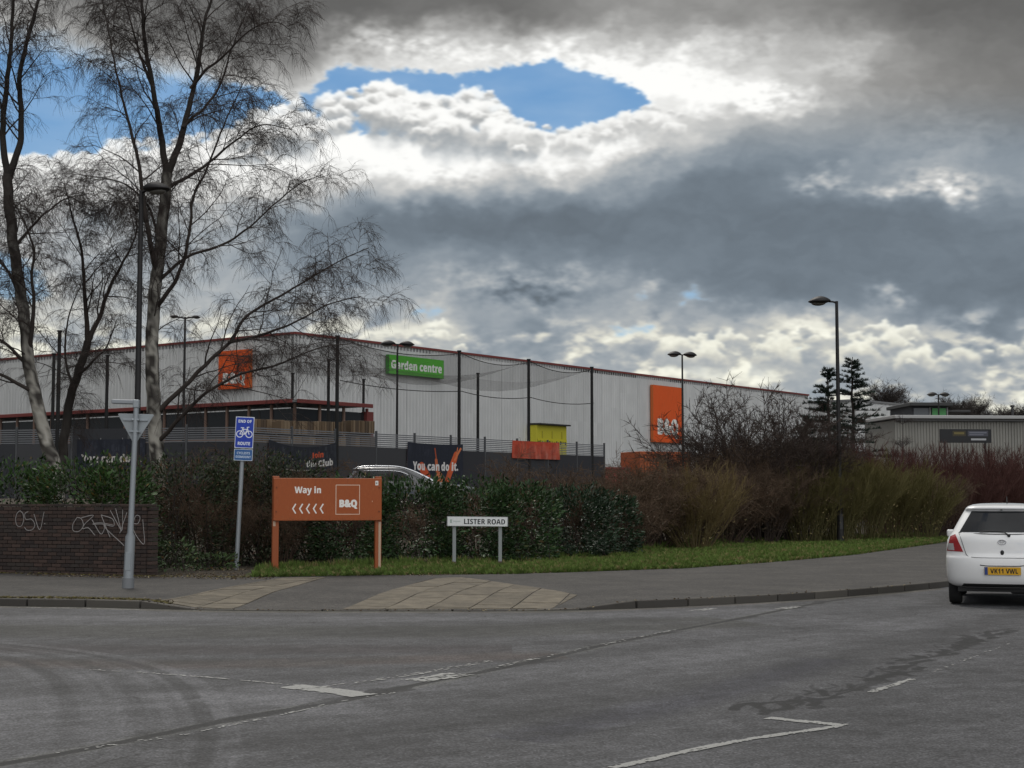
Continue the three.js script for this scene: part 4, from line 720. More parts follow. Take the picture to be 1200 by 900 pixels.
birch('leaning birch with forked pale trunk left of the others by the hedge', 301, [-12.1, 41], [
  { pts: [[-12.05, 0.1], [-12.14, 2.17], [-12.54, 3.53], [-12.94, 5.13], [-13.06, 6.28], [-13.27, 7.44], [-13.49, 8.83], [-13.66, 10.3]], r0: 0.215, r1: 0.13, bare: 0.5 },
  { pts: [[-13.66, 10.3], [-13.81, 11.63], [-13.72, 12.81], [-13.62, 14.23], [-13.62, 16.13], [-13.61, 17.57]], r0: 0.101, r1: 0.02 }, { pts: [[-13.63, 10.2], [-13.36, 11.05], [-13.31, 11.87], [-13.26, 13.05, 0.3], [-12.9, 14.23, 0.6], [-12.58, 15.66, 0.6], [-12.38, 17.33, 0.4]], r0: 0.101, r1: 0.02 },
  { pts: [[-12.92, 5.48], [-12.72, 6.74, 0.4], [-12.7, 7.6, 0.7], [-12.6, 8.13, 0.9], [-12.77, 8.83, 1.2], [-13.13, 9.53, 1.4]], r0: 0.07, r1: 0.015 }, { pts: [[-13.0, 5.2], [-13.62, 5.82, 0.3], [-14.43, 6.28, 0.6]], r0: 0.06, r1: 0.02 }, { pts: [[-12.8, 4.45], [-13.71, 4.95, 0.4], [-14.86, 5.13, 0.7]], r0: 0.06, r1: 0.02 }, { pts: [[-13.21, 7.09], [-13.79, 7.9, -0.4], [-14.49, 8.36, -0.8]], r0: 0.06, r1: 0.02 },
  { pts: [[-13.4, 8.4], [-12.9, 9.3, -0.6], [-12.4, 9.9, -1.1], [-11.9, 10.1, -1.5]], r0: 0.05, r1: 0.012 },
], { spread: 0.85 });
birch('smaller birch forking low between the two larger birches', 302, [-12.35, 43], [
  { pts: [[-12.5, 0.2], [-12.59, 2.19], [-12.44, 4.11], [-12.04, 5.62], [-11.93, 6.03]], r0: 0.16, r1: 0.11, bare: 0.5 },
  { pts: [[-11.93, 6.0], [-12.02, 7.0], [-12.04, 7.97, 0.2], [-12.13, 8.77, 0.3], [-12.37, 9.67, 0.4], [-12.58, 10.53, 0.4]], r0: 0.08, r1: 0.012 }, { pts: [[-11.93, 6.0], [-11.7, 6.68, -0.2], [-11.39, 7.72, -0.4], [-11.09, 8.45, -0.6], [-10.79, 9.3, -0.7], [-10.88, 10.16, -0.7]], r0: 0.08, r1: 0.012 }, { pts: [[-12.22, 5.07], [-11.75, 5.31, 0.5], [-11.16, 5.79, 0.9], [-10.81, 6.51, 1.2]], r0: 0.05, r1: 0.012 }, { pts: [[-12.3, 4.6], [-12.7, 5.6, -0.6], [-12.8, 6.8, -1], [-12.5, 7.8, -1.2]], r0: 0.05, r1: 0.012 },
], { spread: 0.75 });
birch('tallest birch with wide drooping limbs behind the triangular sign', 303, [-9.64, 42], [
  { pts: [[-9.62, 0.1], [-9.64, 2.06], [-9.82, 4.28], [-9.89, 5.93], [-9.83, 7.34], [-9.71, 8.53], [-9.61, 9.72], [-9.54, 10.6]], r0: 0.235, r1: 0.15, bare: 0.55 },
  { pts: [[-9.55, 10.55], [-9.79, 11.88], [-9.97, 13.08, 0.2], [-10.18, 14.29, 0.3], [-10.25, 15.51, 0.4], [-10.4, 16.98, 0.4], [-10.54, 18.2, 0.3]], r0: 0.101, r1: 0.014 }, { pts: [[-9.53, 10.55], [-9.24, 11.52, -0.1], [-8.97, 12.84, -0.3], [-8.8, 13.81, -0.4], [-8.69, 14.78, -0.4], [-8.36, 16.24, -0.4], [-8.09, 17.71, -0.4]], r0: 0.11, r1: 0.014 },
  { pts: [[-9.81, 7.82], [-10.02, 9.24, 0.4], [-10.22, 10.92, 0.7], [-10.63, 12.6, 0.9], [-10.94, 14.05, 1], [-11.2, 15.27, 1]], r0: 0.08, r1: 0.012 }, { pts: [[-9.8, 6.8], [-9.1, 7.75, 0.4], [-8.72, 8.93, 0.8], [-8.62, 9.72, 1], [-8.2, 10.51, 1.2], [-7.7, 11.64, 1.5], [-7.12, 12.84, 1.6]], r0: 0.066, r1: 0.012 }, { pts: [[-9.75, 7.6], [-9.02, 8.36, -0.5], [-8.18, 8.77, -1], [-7.48, 9.32, -1.3], [-6.69, 10.13, -1.5], [-6.03, 10.68, -1.6], [-5.44, 10.92, -1.6]], r0: 0.055, r1: 0.01 },
  { pts: [[-9.7, 3.1], [-8.95, 3.81, 0.5], [-8.19, 4.45, 0.9], [-7.26, 4.91, 1.2], [-6.25, 5.15, 1.4], [-5.09, 5.6, 1.5], [-4.3, 5.7, 1.5]], r0: 0.068, r1: 0.01 }, { pts: [[-9.78, 3.9], [-9.05, 4.68, -0.2], [-8.43, 5.38, -0.4], [-7.81, 6.0, -0.5], [-7.44, 6.63, -0.5], [-6.74, 7.11, -0.6], [-5.81, 7.65, -0.6], [-4.8, 8.25, -0.5], [-4.0, 8.6, -0.5]], r0: 0.078, r1: 0.01 },
  { pts: [[-8.95, 13.0], [-8.43, 13.45, 0.3], [-7.85, 13.81, 0.6], [-7.14, 14.42, 0.8], [-6.43, 14.59, 0.9], [-5.95, 14.29, 1]], r0: 0.05, r1: 0.008 }, { pts: [[-9.5, 10.2], [-8.63, 10.92, -0.5], [-7.82, 11.76, -0.9], [-7.11, 12.24, -1.1], [-6.28, 12.12, -1.2]], r0: 0.06, r1: 0.01 }, { pts: [[-9.71, 8.53], [-10.15, 9.72, -0.4], [-10.87, 10.44, -0.8], [-11.59, 10.68, -1], [-12.3, 10.8, -1.1]], r0: 0.05, r1: 0.01 },
  { pts: [[-7.9, 5.95, -0.5], [-7, 6.1, -0.2], [-6, 6.4, 0.2], [-5, 6.9, 0.4], [-4.1, 7.1, 0.5]], r0: 0.05, r1: 0.01 }, { pts: [[-10.0, 13.1, 0.2], [-10.5, 14.2, -0.3], [-10.9, 15.4, -0.6], [-11.2, 16.4, -0.8]], r0: 0.05, r1: 0.01 }, { pts: [[-9.15, 11.9], [-8.4, 13, -0.7], [-8.0, 14.4, -1], [-7.5, 15.8, -1.1]], r0: 0.05, r1: 0.01 },
], { spread: 0.95 });

// ---- leaves
const leafGeo = (() => { const g = new THREE.BufferGeometry(), p = [], idx = [], outline = [[0, 0], [0.32, 0.25], [0.42, 0.5], [0.3, 0.78], [0, 1]]; // pointed laurel leaf, folded along its rib
  outline.forEach(([w, y], i) => { p.push(-w * 0.42, y, 0.1 * w + 0.08 * y * y, 0, y, 0.1 * y * y, w * 0.42, y, 0.1 * w + 0.08 * y * y); if (i) { const a = (i - 1) * 3, b = i * 3; idx.push(a, a + 1, b + 1, a, b + 1, b, a + 1, a + 2, b + 2, a + 1, b + 2, b + 1); } });
  g.setAttribute('position', new THREE.Float32BufferAttribute(p, 3)); g.setIndex(idx); g.computeVertexNormals(); return g; })();
const leafMat = new THREE.MeshPhysicalMaterial({ color: 0xffffff, roughness: 0.5, specularIntensity: 0.6 }), dryMat = new THREE.MeshPhysicalMaterial({ color: 0xffffff, roughness: 0.9, specularIntensity: 0.4 });
function hedge(label, lumps, count, tint, seed, leaf = 0.13, name = 'hedge', dry = false, cat = 'hedge') { // lumps: [x, d, height, rx, rd]
  const R = rng(seed), [x0, d0] = lumps[0], y0 = groundY(x0, d0), o = thing(name, label, cat, [x0, y0, d0]), mats = [], cols = [], total = lumps.reduce((s, l) => s + l[3] * l[2], 0), stems = new Build();
  for (const [x, d, h, rx, rd] of lumps) {
    const n = Math.round((count * rx * h) / total), gy = groundY(x, d) - y0;
    for (let k = 0; k < n; k++) {
      const az = R() * 2 * Math.PI, el = Math.asin(2 * R() - 1), rr = 1 - 0.42 * Math.pow(R(), 1.6), ux = Math.cos(el) * Math.cos(az), uy = Math.sin(el), uz = Math.cos(el) * Math.sin(az);
      const bumpy = 1 + 0.13 * n3(ux * 2.2 + x, uy * 2.2, uz * 2.2 + d) + 0.09 * n3(ux * 6 + x, uy * 6 + seed, uz * 6), sq = (v) => Math.sign(v) * Math.pow(Math.abs(v), 0.72);
      const p = new THREE.Vector3(x - x0 + sq(ux) * rx * rr * bumpy, gy + h * 0.47 + sq(uy) * h * 0.53 * rr * bumpy, -(d - d0) + sq(uz) * rd * rr * bumpy);
      if (p.y < gy + 0.02) p.y = gy + 0.02 + 0.3 * R();
      const dir = new THREE.Vector3(ux + (R() - 0.5) * 1.3, uy * 0.6 + 0.35 + (R() - 0.5) * 1.1, uz + (R() - 0.5) * 1.3);
      mats.push(placed(p, facing(dir, R() * 6.28), leaf * (0.4 + 0.95 * R() * R() + 0.15 * R())));
      const spot = 1 + 0.35 * n3(p.x * 1.3 + x0, p.y * 1.3, p.z * 1.3 + seed), v = (0.5 + 0.9 * R()) * spot, dead = R() < 0.03 + 0.1 * sm(-spot, -0.85, -0.6), yel = dead ? 3 : R() < 0.08 ? 1.7 : 1; cols.push(rgb(tint[0] * v * yel, tint[1] * v, tint[2] * v));
    }
    for (let k = 0; k < 14 * rx; k++) { const p = new THREE.Vector3(x - x0 + (R() - 0.5) * 1.5 * rx, gy, -(d - d0) + (R() - 0.5) * rd); stems.tube(shoot(p, new THREE.Vector3((R() - 0.5) * 0.7, 1, (R() - 0.5) * 0.7), h * (0.6 + 0.52 * R()), 5, 0.02, 0.3, R), 0.012, 4, null, false); }
  }
  part('stems', stems.geo(), limbMat, o); instanced('foliage', leafGeo, dry ? dryMat : leafMat, mats, cols, o); return o;
}
const LAUREL = [0.03, 0.062, 0.02], DEEP = [0.018, 0.04, 0.018], IVY = [0.032, 0.045, 0.02], BRAMBLE = [0.07, 0.055, 0.038];
hedge('glossy green laurel hedge above the graffitied brick wall', [[-13.2, 33.8, 2.2, 1.6, 0.9], [-16, 35, 2.2, 1.7, 0.9], [-10.9, 32.6, 2.3, 1.5, 0.9], [-9, 31.9, 2.28, 1.1, 0.8], [-8.1, 31.7, 2.25, 0.8, 0.8]], 27000, [0.034, 0.07, 0.018], 401);
hedge('dark ivy covered hedge between the brick wall and the orange sign', [[-7.0, 33.2, 2.45, 1.1, 1.0], [-5.7, 34, 2.5, 1.0, 1.0], [-4.9, 34.4, 2.4, 0.8, 0.9]], 15000, IVY, 402, 0.1);
hedge('upright green laurel hedge behind the street name plate', [[-3.6, 34.6, 1.9, 1.0, 0.8], [-2.2, 34.8, 1.95, 1.1, 0.9], [-0.8, 35.2, 1.92, 1.1, 0.9], [0.2, 35.6, 1.86, 0.9, 0.9]], 21000, LAUREL, 403);
hedge('dark evergreen bush at the end of the laurel hedge by the grass', [[1.65, 37.6, 1.75, 0.95, 0.9], [2.55, 39.4, 1.6, 0.75, 0.8]], 9000, DEEP, 404, 0.12);
hedge('low ivy patch at the foot of the wall end', [[-6.75, 30.9, 0.6, 0.4, 0.35], [-6.1, 31.6, 0.35, 0.5, 0.4]], 900, [0.045, 0.075, 0.025], 405, 0.1, 'ivy_patch', false, 'ivy');

// ---- bare shrubs: stems as tubes, twigs as many small sprays
function spray(seed, len, n, lift, fan) { const R = rng(seed), b = new Build(), main = shoot(new THREE.Vector3(), up, len, 4, 0, 0.3, R); b.tube(main, [0.0075, 0.0065, 0.0055, 0.0045, 0.003], 3, null, false);
  for (let k = 0; k < n; k++) { const t = 0.1 + 0.85 * R(), i = Math.min(3, Math.floor(t * 4)), p = main[i].clone().lerp(main[i + 1], t * 4 - i); b.tube(shoot(p, up.clone().addScaledVector(perp(up, R), fan), len * (0.2 + 0.35 * R()), 2, lift, 0.35, R), [0.0055, 0.0045, 0.003], 3, null, false); } return b.geo(); }
const SPRAYS = { wand: [0, 1, 2].map((k) => spray(510 + k, 0.9, 7, 0.15, 0.35)), tangle: [0, 1, 2].map((k) => spray(520 + k, 0.7, 11, -0.1, 1.2)), thorn: [0, 1, 2].map((k) => spray(530 + k, 0.6, 10, 0.02, 0.9)) };
function shrub(label, pos, turn, { name = 'bare_shrub', h = 2.4, r = 1.2, stems = 26, kind = 'tangle', per = 10, color = [0.07, 0.05, 0.04], twig = [0.06, 0.045, 0.036], lean = 0.6, lift = 0.05, leaves = 0, leafTint = BRAMBLE, seed = 1, group, cat = 'shrub' }) {
  const R = rng(seed), o = thing(name, label, cat, pos, turn, group), b = new Build(), lists = [[], [], []], lm = [], lc = [];
  for (let k = 0; k < stems; k++) {
    const az = R() * 6.283, rr = r * 0.35 * Math.sqrt(R()), L = h * (0.6 + 0.5 * R()), p = new THREE.Vector3(Math.cos(az) * rr, 0, Math.sin(az) * rr), l = lean * (0.2 + 0.9 * R()), pts = shoot(p, new THREE.Vector3(Math.cos(az) * l, 1, Math.sin(az) * l), L, 8, lift * (R() - 0.3), 0.22, R);
    b.tube(pts, pts.map((_, i) => lerp(0.016, 0.005, i / 8) * (0.7 + h * 0.12)), 4, null, false);
    for (let q = 0; q < per; q++) { const t = 0.18 + 0.82 * Math.sqrt(R()), i = Math.min(7, Math.floor(t * 8)), s = pts[i].clone().lerp(pts[i + 1], t * 8 - i), d = pts[i + 1].clone().sub(pts[i]).normalize().addScaledVector(perp(up, R), kind === 'wand' ? 0.35 : 0.95); lists[Math.floor(R() * 3)].push(placed(s, facing(d, R() * 6.28), (0.55 + 0.6 * R()) * (0.6 + 0.16 * h))); }
    for (let q = 0; q < leaves; q++) { const t = 0.2 + 0.8 * R(), i = Math.min(7, Math.floor(t * 8)), s = pts[i].clone().lerp(pts[i + 1], t * 8 - i).add(new THREE.Vector3(R() - 0.5, (R() - 0.5) * 0.7, R() - 0.5).multiplyScalar(0.7)); if (s.y < 0.05) s.y = 0.05; lm.push(placed(s, facing(new THREE.Vector3(R() - 0.5, R() - 0.2, R() - 0.5), R() * 6.28), 0.05 + 0.06 * R())); const v = 0.5 + R(); lc.push(rgb(leafTint[0] * v, leafTint[1] * v, leafTint[2] * v)); }
  }
  part('stems', b.geo(), M(color, 0.85), o); const tm = new THREE.MeshPhysicalMaterial({ color: rgb(...twig), roughness: 0.9, specularIntensity: 0.4 }); lists.forEach((l, k) => l.length && instanced('twigs', SPRAYS[kind][k], tm, l, null, o)); if (lm.length) instanced('leaves', leafGeo, dryMat, lm, lc, o);
  return o;
}
const on = (x, d) => [x, groundY(x, d) - 0.02, d];
const fill = (first, list, label, group) => { first.userData.group = group; list.forEach(([x, d, s, t]) => dup(first, on(x, d), t, s, label, group)); };
// brown bramble behind the hedges and the fence foot
const bramble = { name: 'bramble_thicket', h: 2.5, r: 1.6, stems: 40, kind: 'tangle', per: 9, lean: 0.9, lift: -0.1, leaves: 26, twig: [0.1, 0.066, 0.043], color: [0.1, 0.065, 0.045] };
const bl = 'tangled brown bramble growing behind the green laurel hedge', bg = 'brambles behind the laurel hedge';
fill(shrub(bl, on(0.5, 40.5), 0, { ...bramble, h: 2.2, seed: 601, group: bg }), [[1.9, 41.5, [1, 0.84, 1], 1], [3.2, 43, [1, 0.98, 1], 2.2], [-0.8, 40, [1, 0.7, 1], 3], [2.6, 40.6, [0.8, 0.7, 0.8], 4], [4.2, 45, [1, 1.0, 1], 5], [1.2, 43.5, [1, 0.7, 1], 5.6], [3.8, 44.5, [1.1, 0.95, 1], 0.7], [5.4, 46.5, [1, 0.95, 1], 1.9], [-2, 41.5, [1, 0.55, 1], 2.4], [6.6, 48.5, [1, 0.95, 1], 4.4], [-3.6, 40, [1, 0.5, 1], 0.4]], bl, bg);
const bl2 = 'brown bramble growing through the dark ivy hedge', bg2 = 'brambles in the ivy hedge';
fill(shrub(bl2, on(-5.6, 36.2), 0, { ...bramble, h: 2.2, seed: 602, group: bg2 }), [[-7.2, 35.6, [1, 1.0, 1], 1.5], [-4.6, 36.6, [0.9, 0.9, 0.9], 3.4], [-6.2, 33.5, [0.7, 0.8, 0.5], 4.2], [-5.1, 33.7, [0.6, 0.8, 0.5], 2.2], [-8.4, 36, [1, 0.95, 1], 5]], bl2, bg2);
// yellow-green willow wands
const willow = { name: 'willow_shrub', kind: 'wand', per: 9, stems: 60, leaves: 8, leafTint: [0.16, 0.13, 0.06], lean: 0.5, lift: 0.12, color: [0.1, 0.09, 0.03], twig: [0.11, 0.096, 0.035] };
shrub('rounded shrub of olive yellow wands at the grass edge by the dark bush', on(5.25, 44.6), 0, { ...willow, h: 1.9, r: 1.3, seed: 611, color: [0.17, 0.13, 0.055], twig: [0.18, 0.135, 0.06], lean: 0.85 });
const wl = 'tall yellow green willow wands beyond the grass verge', wg = 'willow shrubs behind the verge';
fill(shrub(wl, on(10.8, 51.5), 0, { ...willow, h: 2.25, r: 1.5, seed: 612, group: wg }), [[12.1, 53, [1, 1, 1], 2], [13.4, 54.5, [1, 0.96, 1], 4], [11.4, 54.5, [1, 1.05, 1], 5], [14.6, 55, [1, 0.9, 1], 1], [9.6, 50.6, [0.9, 0.85, 0.9], 3]], wl, wg);
const gl = 'grey brown bare shrub at the grass edge below the tall thorn bush', gg = 'bare shrubs along the verge';
fill(shrub(gl, on(4.7, 46), 0, { h: 1.8, r: 1.2, stems: 40, kind: 'tangle', per: 10, lean: 0.7, twig: [0.1, 0.068, 0.046], seed: 613, leaves: 10, group: gg }), [[7.0, 49, [1, 1.1, 1], 1], [8.2, 50, [1.1, 1.25, 1.1], 2.5], [9.4, 51, [1.1, 1.2, 1.1], 4], [8.8, 53, [1.2, 1.5, 1.2], 5], [7.3, 51.4, [1.2, 1.4, 1.2], 0.6], [15.6, 57, [1, 1.1, 1], 2], [10, 53, [1.2, 1.5, 1.2], 3.3]], gl, gg);
// the tall bare thorn bush in front of the store's far end
shrub('tall bare thorn bush with tangled twigs before the far end of the store', on(8.3, 52), 0, { name: 'thorn_bush', h: 4.7, r: 2.2, stems: 130, kind: 'thorn', per: 13, lean: 0.9, lift: 0.03, twig: [0.05, 0.036, 0.03], color: [0.05, 0.037, 0.031], seed: 621 });
shrub('lower bare thorn bush beside the tall one on the side of the orange container', on(6.6, 53.5), 1, { name: 'thorn_bush', h: 2.6, r: 2.0, stems: 40, kind: 'thorn', per: 12, lean: 0.8, twig: [0.055, 0.04, 0.033], color: [0.05, 0.037, 0.031], seed: 622 });
// red-stemmed dogwood on the right
const dl = 'dark red stemmed dogwood in a dense bank before the beige unit', dg = 'red dogwood bank';
fill(shrub(dl, on(15.5, 61), 0, { name: 'dogwood_shrub', h: 2.75, r: 1.6, stems: 60, kind: 'wand', per: 7, lean: 0.55, color: [0.085, 0.034, 0.028], twig: [0.08, 0.036, 0.03], seed: 631, group: dg }), [[17, 62, 1, 1], [18.5, 61, 1, 2], [20, 63, 1.05, 3], [21.6, 64, 1, 4], [16.4, 64.5, 1.1, 5], [19.3, 66, 1.1, 0.5], [22.5, 67.5, 1.1, 1.7], [14.3, 60, 0.95, 2.7], [13.2, 62, 1.05, 3.9], [17.6, 58.6, 0.85, 4.7], [19.4, 60, 0.85, 5.3]], dl, dg);
// dark undergrowth behind, to the right
const ul = 'grey brown bare undergrowth below the two dark cedars', ug = 'undergrowth below the cedars';
fill(shrub(ul, on(13.4, 68), 0, { h: 3.2, r: 2, stems: 40, kind: 'thorn', per: 9, lean: 0.7, twig: [0.045, 0.036, 0.033], seed: 641, group: ug }), [[16.2, 70, [1.1, 0.9, 1.1], 1], [19.2, 71, [1.1, 0.85, 1.1], 2], [11, 66, [1, 1, 1], 3], [22.3, 72, [1.1, 0.85, 1.1], 4], [14.8, 71, [1, 1, 1], 5]], ul, ug);

// ---- cedars
function cedar(label, x, d, top, half, seed) {
  const R = rng(seed), o = thing('cedar_tree', label, 'tree', [x, SITE, d]), h = top - SITE, trunk = new Build(), b = new Build(), tufts = [], cols = [];
  trunk.tube(Array.from({ length: 12 }, (_, i) => new THREE.Vector3(0.06 * n2(i * 0.4, seed), (h * i) / 11, 0.06 * n2(i * 0.4, seed + 9))), Array.from({ length: 12 }, (_, i) => lerp(0.17, 0.02, i / 11)), 8);
  for (let k = 0; k < 120; k++) {
    const t = Math.pow(R(), 0.8), y = lerp(h * 0.16, h * 0.98, t), L = half * Math.pow(1.04 - t, 0.9) * (0.35 + 0.8 * R()) + 0.1, az = R() * 6.283, pts = shoot(new THREE.Vector3(0, y, 0), new THREE.Vector3(Math.cos(az), 0.28 - 0.3 * (1 - t), Math.sin(az)), L, 5, -0.04, 0.16, R);
    b.tube(pts, 0.022, 4, null, false);
    for (let q = 0; q < 3 + L * 13; q++) { const s = 0.15 + 0.85 * R(), i = Math.min(4, Math.floor(s * 5)), p = pts[i].clone().lerp(pts[i + 1], s * 5 - i), w = 0.26 * L * (1.1 - s); p.x += (R() - 0.5) * 2 * w * Math.abs(Math.sin(az)); p.z += (R() - 0.5) * 2 * w * Math.abs(Math.cos(az)); p.y += (R() - 0.5) * 0.05; tufts.push(placed(p, facing(new THREE.Vector3(Math.cos(az) + (R() - 0.5), 0.35 + 0.5 * R(), Math.sin(az) + (R() - 0.5)), R() * 6.28), 0.8 + 0.5 * R())); const v = 0.6 + 0.7 * R(); cols.push(rgb(0.02 * v, 0.034 * v, 0.024 * v)); }
  }
  const tuft = new Build(), RR = rng(9); for (let k = 0; k < 9; k++) tuft.tube([new THREE.Vector3(), new THREE.Vector3((RR() - 0.5) * 0.2, 0.05 + 0.1 * RR(), (RR() - 0.5) * 0.2)], [0.008, 0.003], 3, null, false);
  part('trunk', trunk.geo(), limbMat, o); part('branches', b.geo(), limbMat, o); instanced('needles', tuft.geo(), dryMat, tufts, cols, o);
}
cedar('slender dark cedar immediately left of the street lamp', 16.5, 80, 8.5, 2.6, 701);
cedar('taller dark cedar with layered flat branches right of the street lamp', 18.2, 82, 9.2, 2.9, 702);
cedar('small dark conifer low beside the two cedars', 15.2, 79, 5.9, 1.6, 703);

// ---- saplings and distant bare trees
function bareTree(name, label, pos, { h = 8, r = 3, seed = 1, trunkH = 0.35, n = 26, thick = 0.14, twig = [0.05, 0.04, 0.036], group, size = 1, per = 12 }) {
  const R = rng(seed), o = thing(name, label, 'tree', pos, 0, group), t = new Build(), b = new Build(), lists = [[], [], []], m = M(twig, 0.9), main = shoot(new THREE.Vector3(), up, h * 0.85, 10, 0, 0.12, R);
  t.tube(main, main.map((_, i) => lerp(thick, thick * 0.12, i / 10)), 8);
  for (let k = 0; k < n; k++) {
    const f = trunkH + (1 - trunkH) * R(), i = Math.min(9, Math.floor(f * 10)), az = R() * 6.283, L = r * (0.5 + 0.6 * R()) * Math.sqrt(Math.max(0.15, 1.2 - f)), pts = shoot(main[i], new THREE.Vector3(Math.cos(az), 0.7, Math.sin(az)), L, 6, 0.06, 0.3, R);
    b.tube(pts, thick * 0.3, 4, null, false);
    for (let q = 0; q < per; q++) { const s = 0.2 + 0.8 * R(), j = Math.min(5, Math.floor(s * 6)), p = pts[j].clone().lerp(pts[j + 1], s * 6 - j); lists[Math.floor(R() * 3)].push(placed(p, facing(pts[j + 1].clone().sub(pts[j]).normalize().addScaledVector(perp(up, R), 0.9), R() * 6.28), size * (0.7 + 0.7 * R()))); }
  }
  part('trunk', t.geo(), m, o); part('branches', b.geo(), m, o); lists.forEach((l, k) => instanced('twigs', SPRAYS.thorn[k], m, l, null, o)); return o;
}
bareTree('bare_sapling', 'thin bare sapling standing tall before the beige unit roof', [17.6, groundY(17.6, 69), 69], { h: 6.3, r: 0.6, n: 9, thick: 0.05, seed: 801, trunkH: 0.6, size: 0.6 });
bareTree('bare_sapling', 'thin curved bare sapling between the cedars and the white warehouse', [15.6, groundY(15.6, 67), 67], { h: 5, r: 0.7, n: 7, thick: 0.04, seed: 802, trunkH: 0.5, size: 0.5 });
const far = bareTree('distant_tree', 'grey leafless tree on the skyline behind the beige unit', [62, SITE, 215], { h: 15, r: 6, n: 90, thick: 0.22, seed: 811, trunkH: 0.25, twig: [0.05, 0.04, 0.036], group: 'leafless trees on the skyline', size: 1.9, per: 26 });
[[55, 225, 0.95, 1], [66, 220, 1, 2], [71, 222, 0.92, 3], [75, 212, 0.95, 4], [51, 230, 0.9, 5], [58.5, 218, 0.95, 0.4], [69, 210, 0.9, 2.8], [79, 220, 0.9, 3.6], [46.5, 190, 1.0, 4.4]].forEach(([x, d, s, t]) => dup(far, [x, SITE, d], t, s));

// ---- grass, litter
const tuftGeo = (() => { const R = rng(77), p = [], idx = []; for (let k = 0; k < 12; k++) { const az = R() * 6.283, rr = 0.035 * R(), x = Math.cos(az) * rr, z = Math.sin(az) * rr, w = 0.004 + 0.003 * R(), h = 0.05 + 0.09 * R(), l = 0.05 * R() + 0.01, ta = az + 1.57, b = p.length / 3; p.push(x - Math.cos(ta) * w, 0, z - Math.sin(ta) * w, x + Math.cos(ta) * w, 0, z + Math.sin(ta) * w, x + Math.cos(az) * l * 0.4 + Math.cos(ta) * w * 0.6, h * 0.6, z + Math.sin(az) * l * 0.4 + Math.sin(ta) * w * 0.6, x + Math.cos(az) * l, h, z + Math.sin(az) * l); idx.push(b, b + 1, b + 2, b, b + 2, b + 3); } const g = new THREE.BufferGeometry(); g.setAttribute('position', new THREE.Float32BufferAttribute(p, 3)); g.setIndex(idx); g.computeVertexNormals(); return g; })();
(() => {
  const R = rng(78), m = [], c = []; let guard = 0;
  while (m.length < 26000 && guard++ < 200000) {
    const x = -5.0 + 24 * R(), a = along(VERGE, x), d = a - 0.12 + (vergeBack(x) - a) * Math.pow(R(), 1.2); if (R() > 1.25 - d / 75) continue;
    const clump = fbm(x * 0.8, d * 0.8, 3); if (x < 0.5 && R() < 0.55 + 0.5 * fbm(x * 1.4, d * 1.4 + 8, 3)) continue;
    m.push(placed(new THREE.Vector3(x, groundY(x, d) + 0.015, -d), new THREE.Quaternion().setFromAxisAngle(up, R() * 6.28), new THREE.Vector3(1.2, (0.35 + 0.6 * R()) * (1 + 0.9 * Math.max(0, clump) + (d > vergeBack(x) - 0.8 ? 0.9 : 0)), 1.3)));
    const v = 0.75 + 0.5 * R(), straw = R() < 0.14 + 0.2 * Math.max(0, -clump); c.push(straw ? rgb(0.24 * v, 0.2 * v, 0.09 * v) : rgb(0.11 * v, 0.165 * v, 0.038 * v));
  }
  for (let k = 0; k < 700; k++) { const x = -11 + 6 * R(), wall = R() < 0.35, d = wall ? along(BACK, x) - 0.35 + 0.3 * R() : kerbD(x) + 0.14 + 0.25 * R() * R(), v = 0.7 + 0.6 * R(); m.push(placed(new THREE.Vector3(x, paveY(x, d), -d), new THREE.Quaternion().setFromAxisAngle(up, R() * 6.28), new THREE.Vector3(0.9, 0.16 + 0.16 * R(), 0.9))); c.push(rgb(0.15 * v, 0.13 * v, 0.05 * v)); }
  const g = instanced('grass', tuftGeo, dryMat, m, c, scene); tag(g, 'short green grass growing along the verge by the pavement', 'grass');
  const lm = [], lc = [];
  const scatter = (n, xf, df) => { for (let k = 0; k < n; k++) { const x = xf(), d = df(x), y = Math.max(d > along(BACK, x) ? groundY(x, d) + 0.02 : paveY(x, d), 0) + 0.008; lm.push(placed(new THREE.Vector3(x, y, -d), facing(new THREE.Vector3(R() - 0.5, 0.06, R() - 0.5), R() * 6.28), 0.018 + 0.035 * R())); const v = 0.5 + R(), pale = R() < 0.2; lc.push(pale ? rgb(0.3 * v, 0.25 * v, 0.16 * v) : rgb(0.09 * v, 0.062 * v, 0.036 * v)); } };
  scatter(1500, () => -9.5 + 5 * R(), (x) => along(BACK, x) - 1.1 + 1.5 * R()); scatter(1400, () => -6.3 + 5 * R(), (x) => 30 + 2.2 * R()); scatter(700, () => -1.6 + 2.4 * R(), (x) => along(VERGE, x) - 0.2 + 0.9 * R()); scatter(250, () => -10 + 5 * R(), (x) => kerbD(x) + 0.15 + 0.6 * R() * R()); scatter(250, () => -7 + 14 * R(), (x) => kerbD(x) - 0.4 * R() * R());
  const l = instanced('leaf_litter', leafGeo, dryMat, lm, lc, scene); tag(l, 'dry brown leaf litter scattered by the wall, hedge foot and kerb', 'leaf litter');
})();
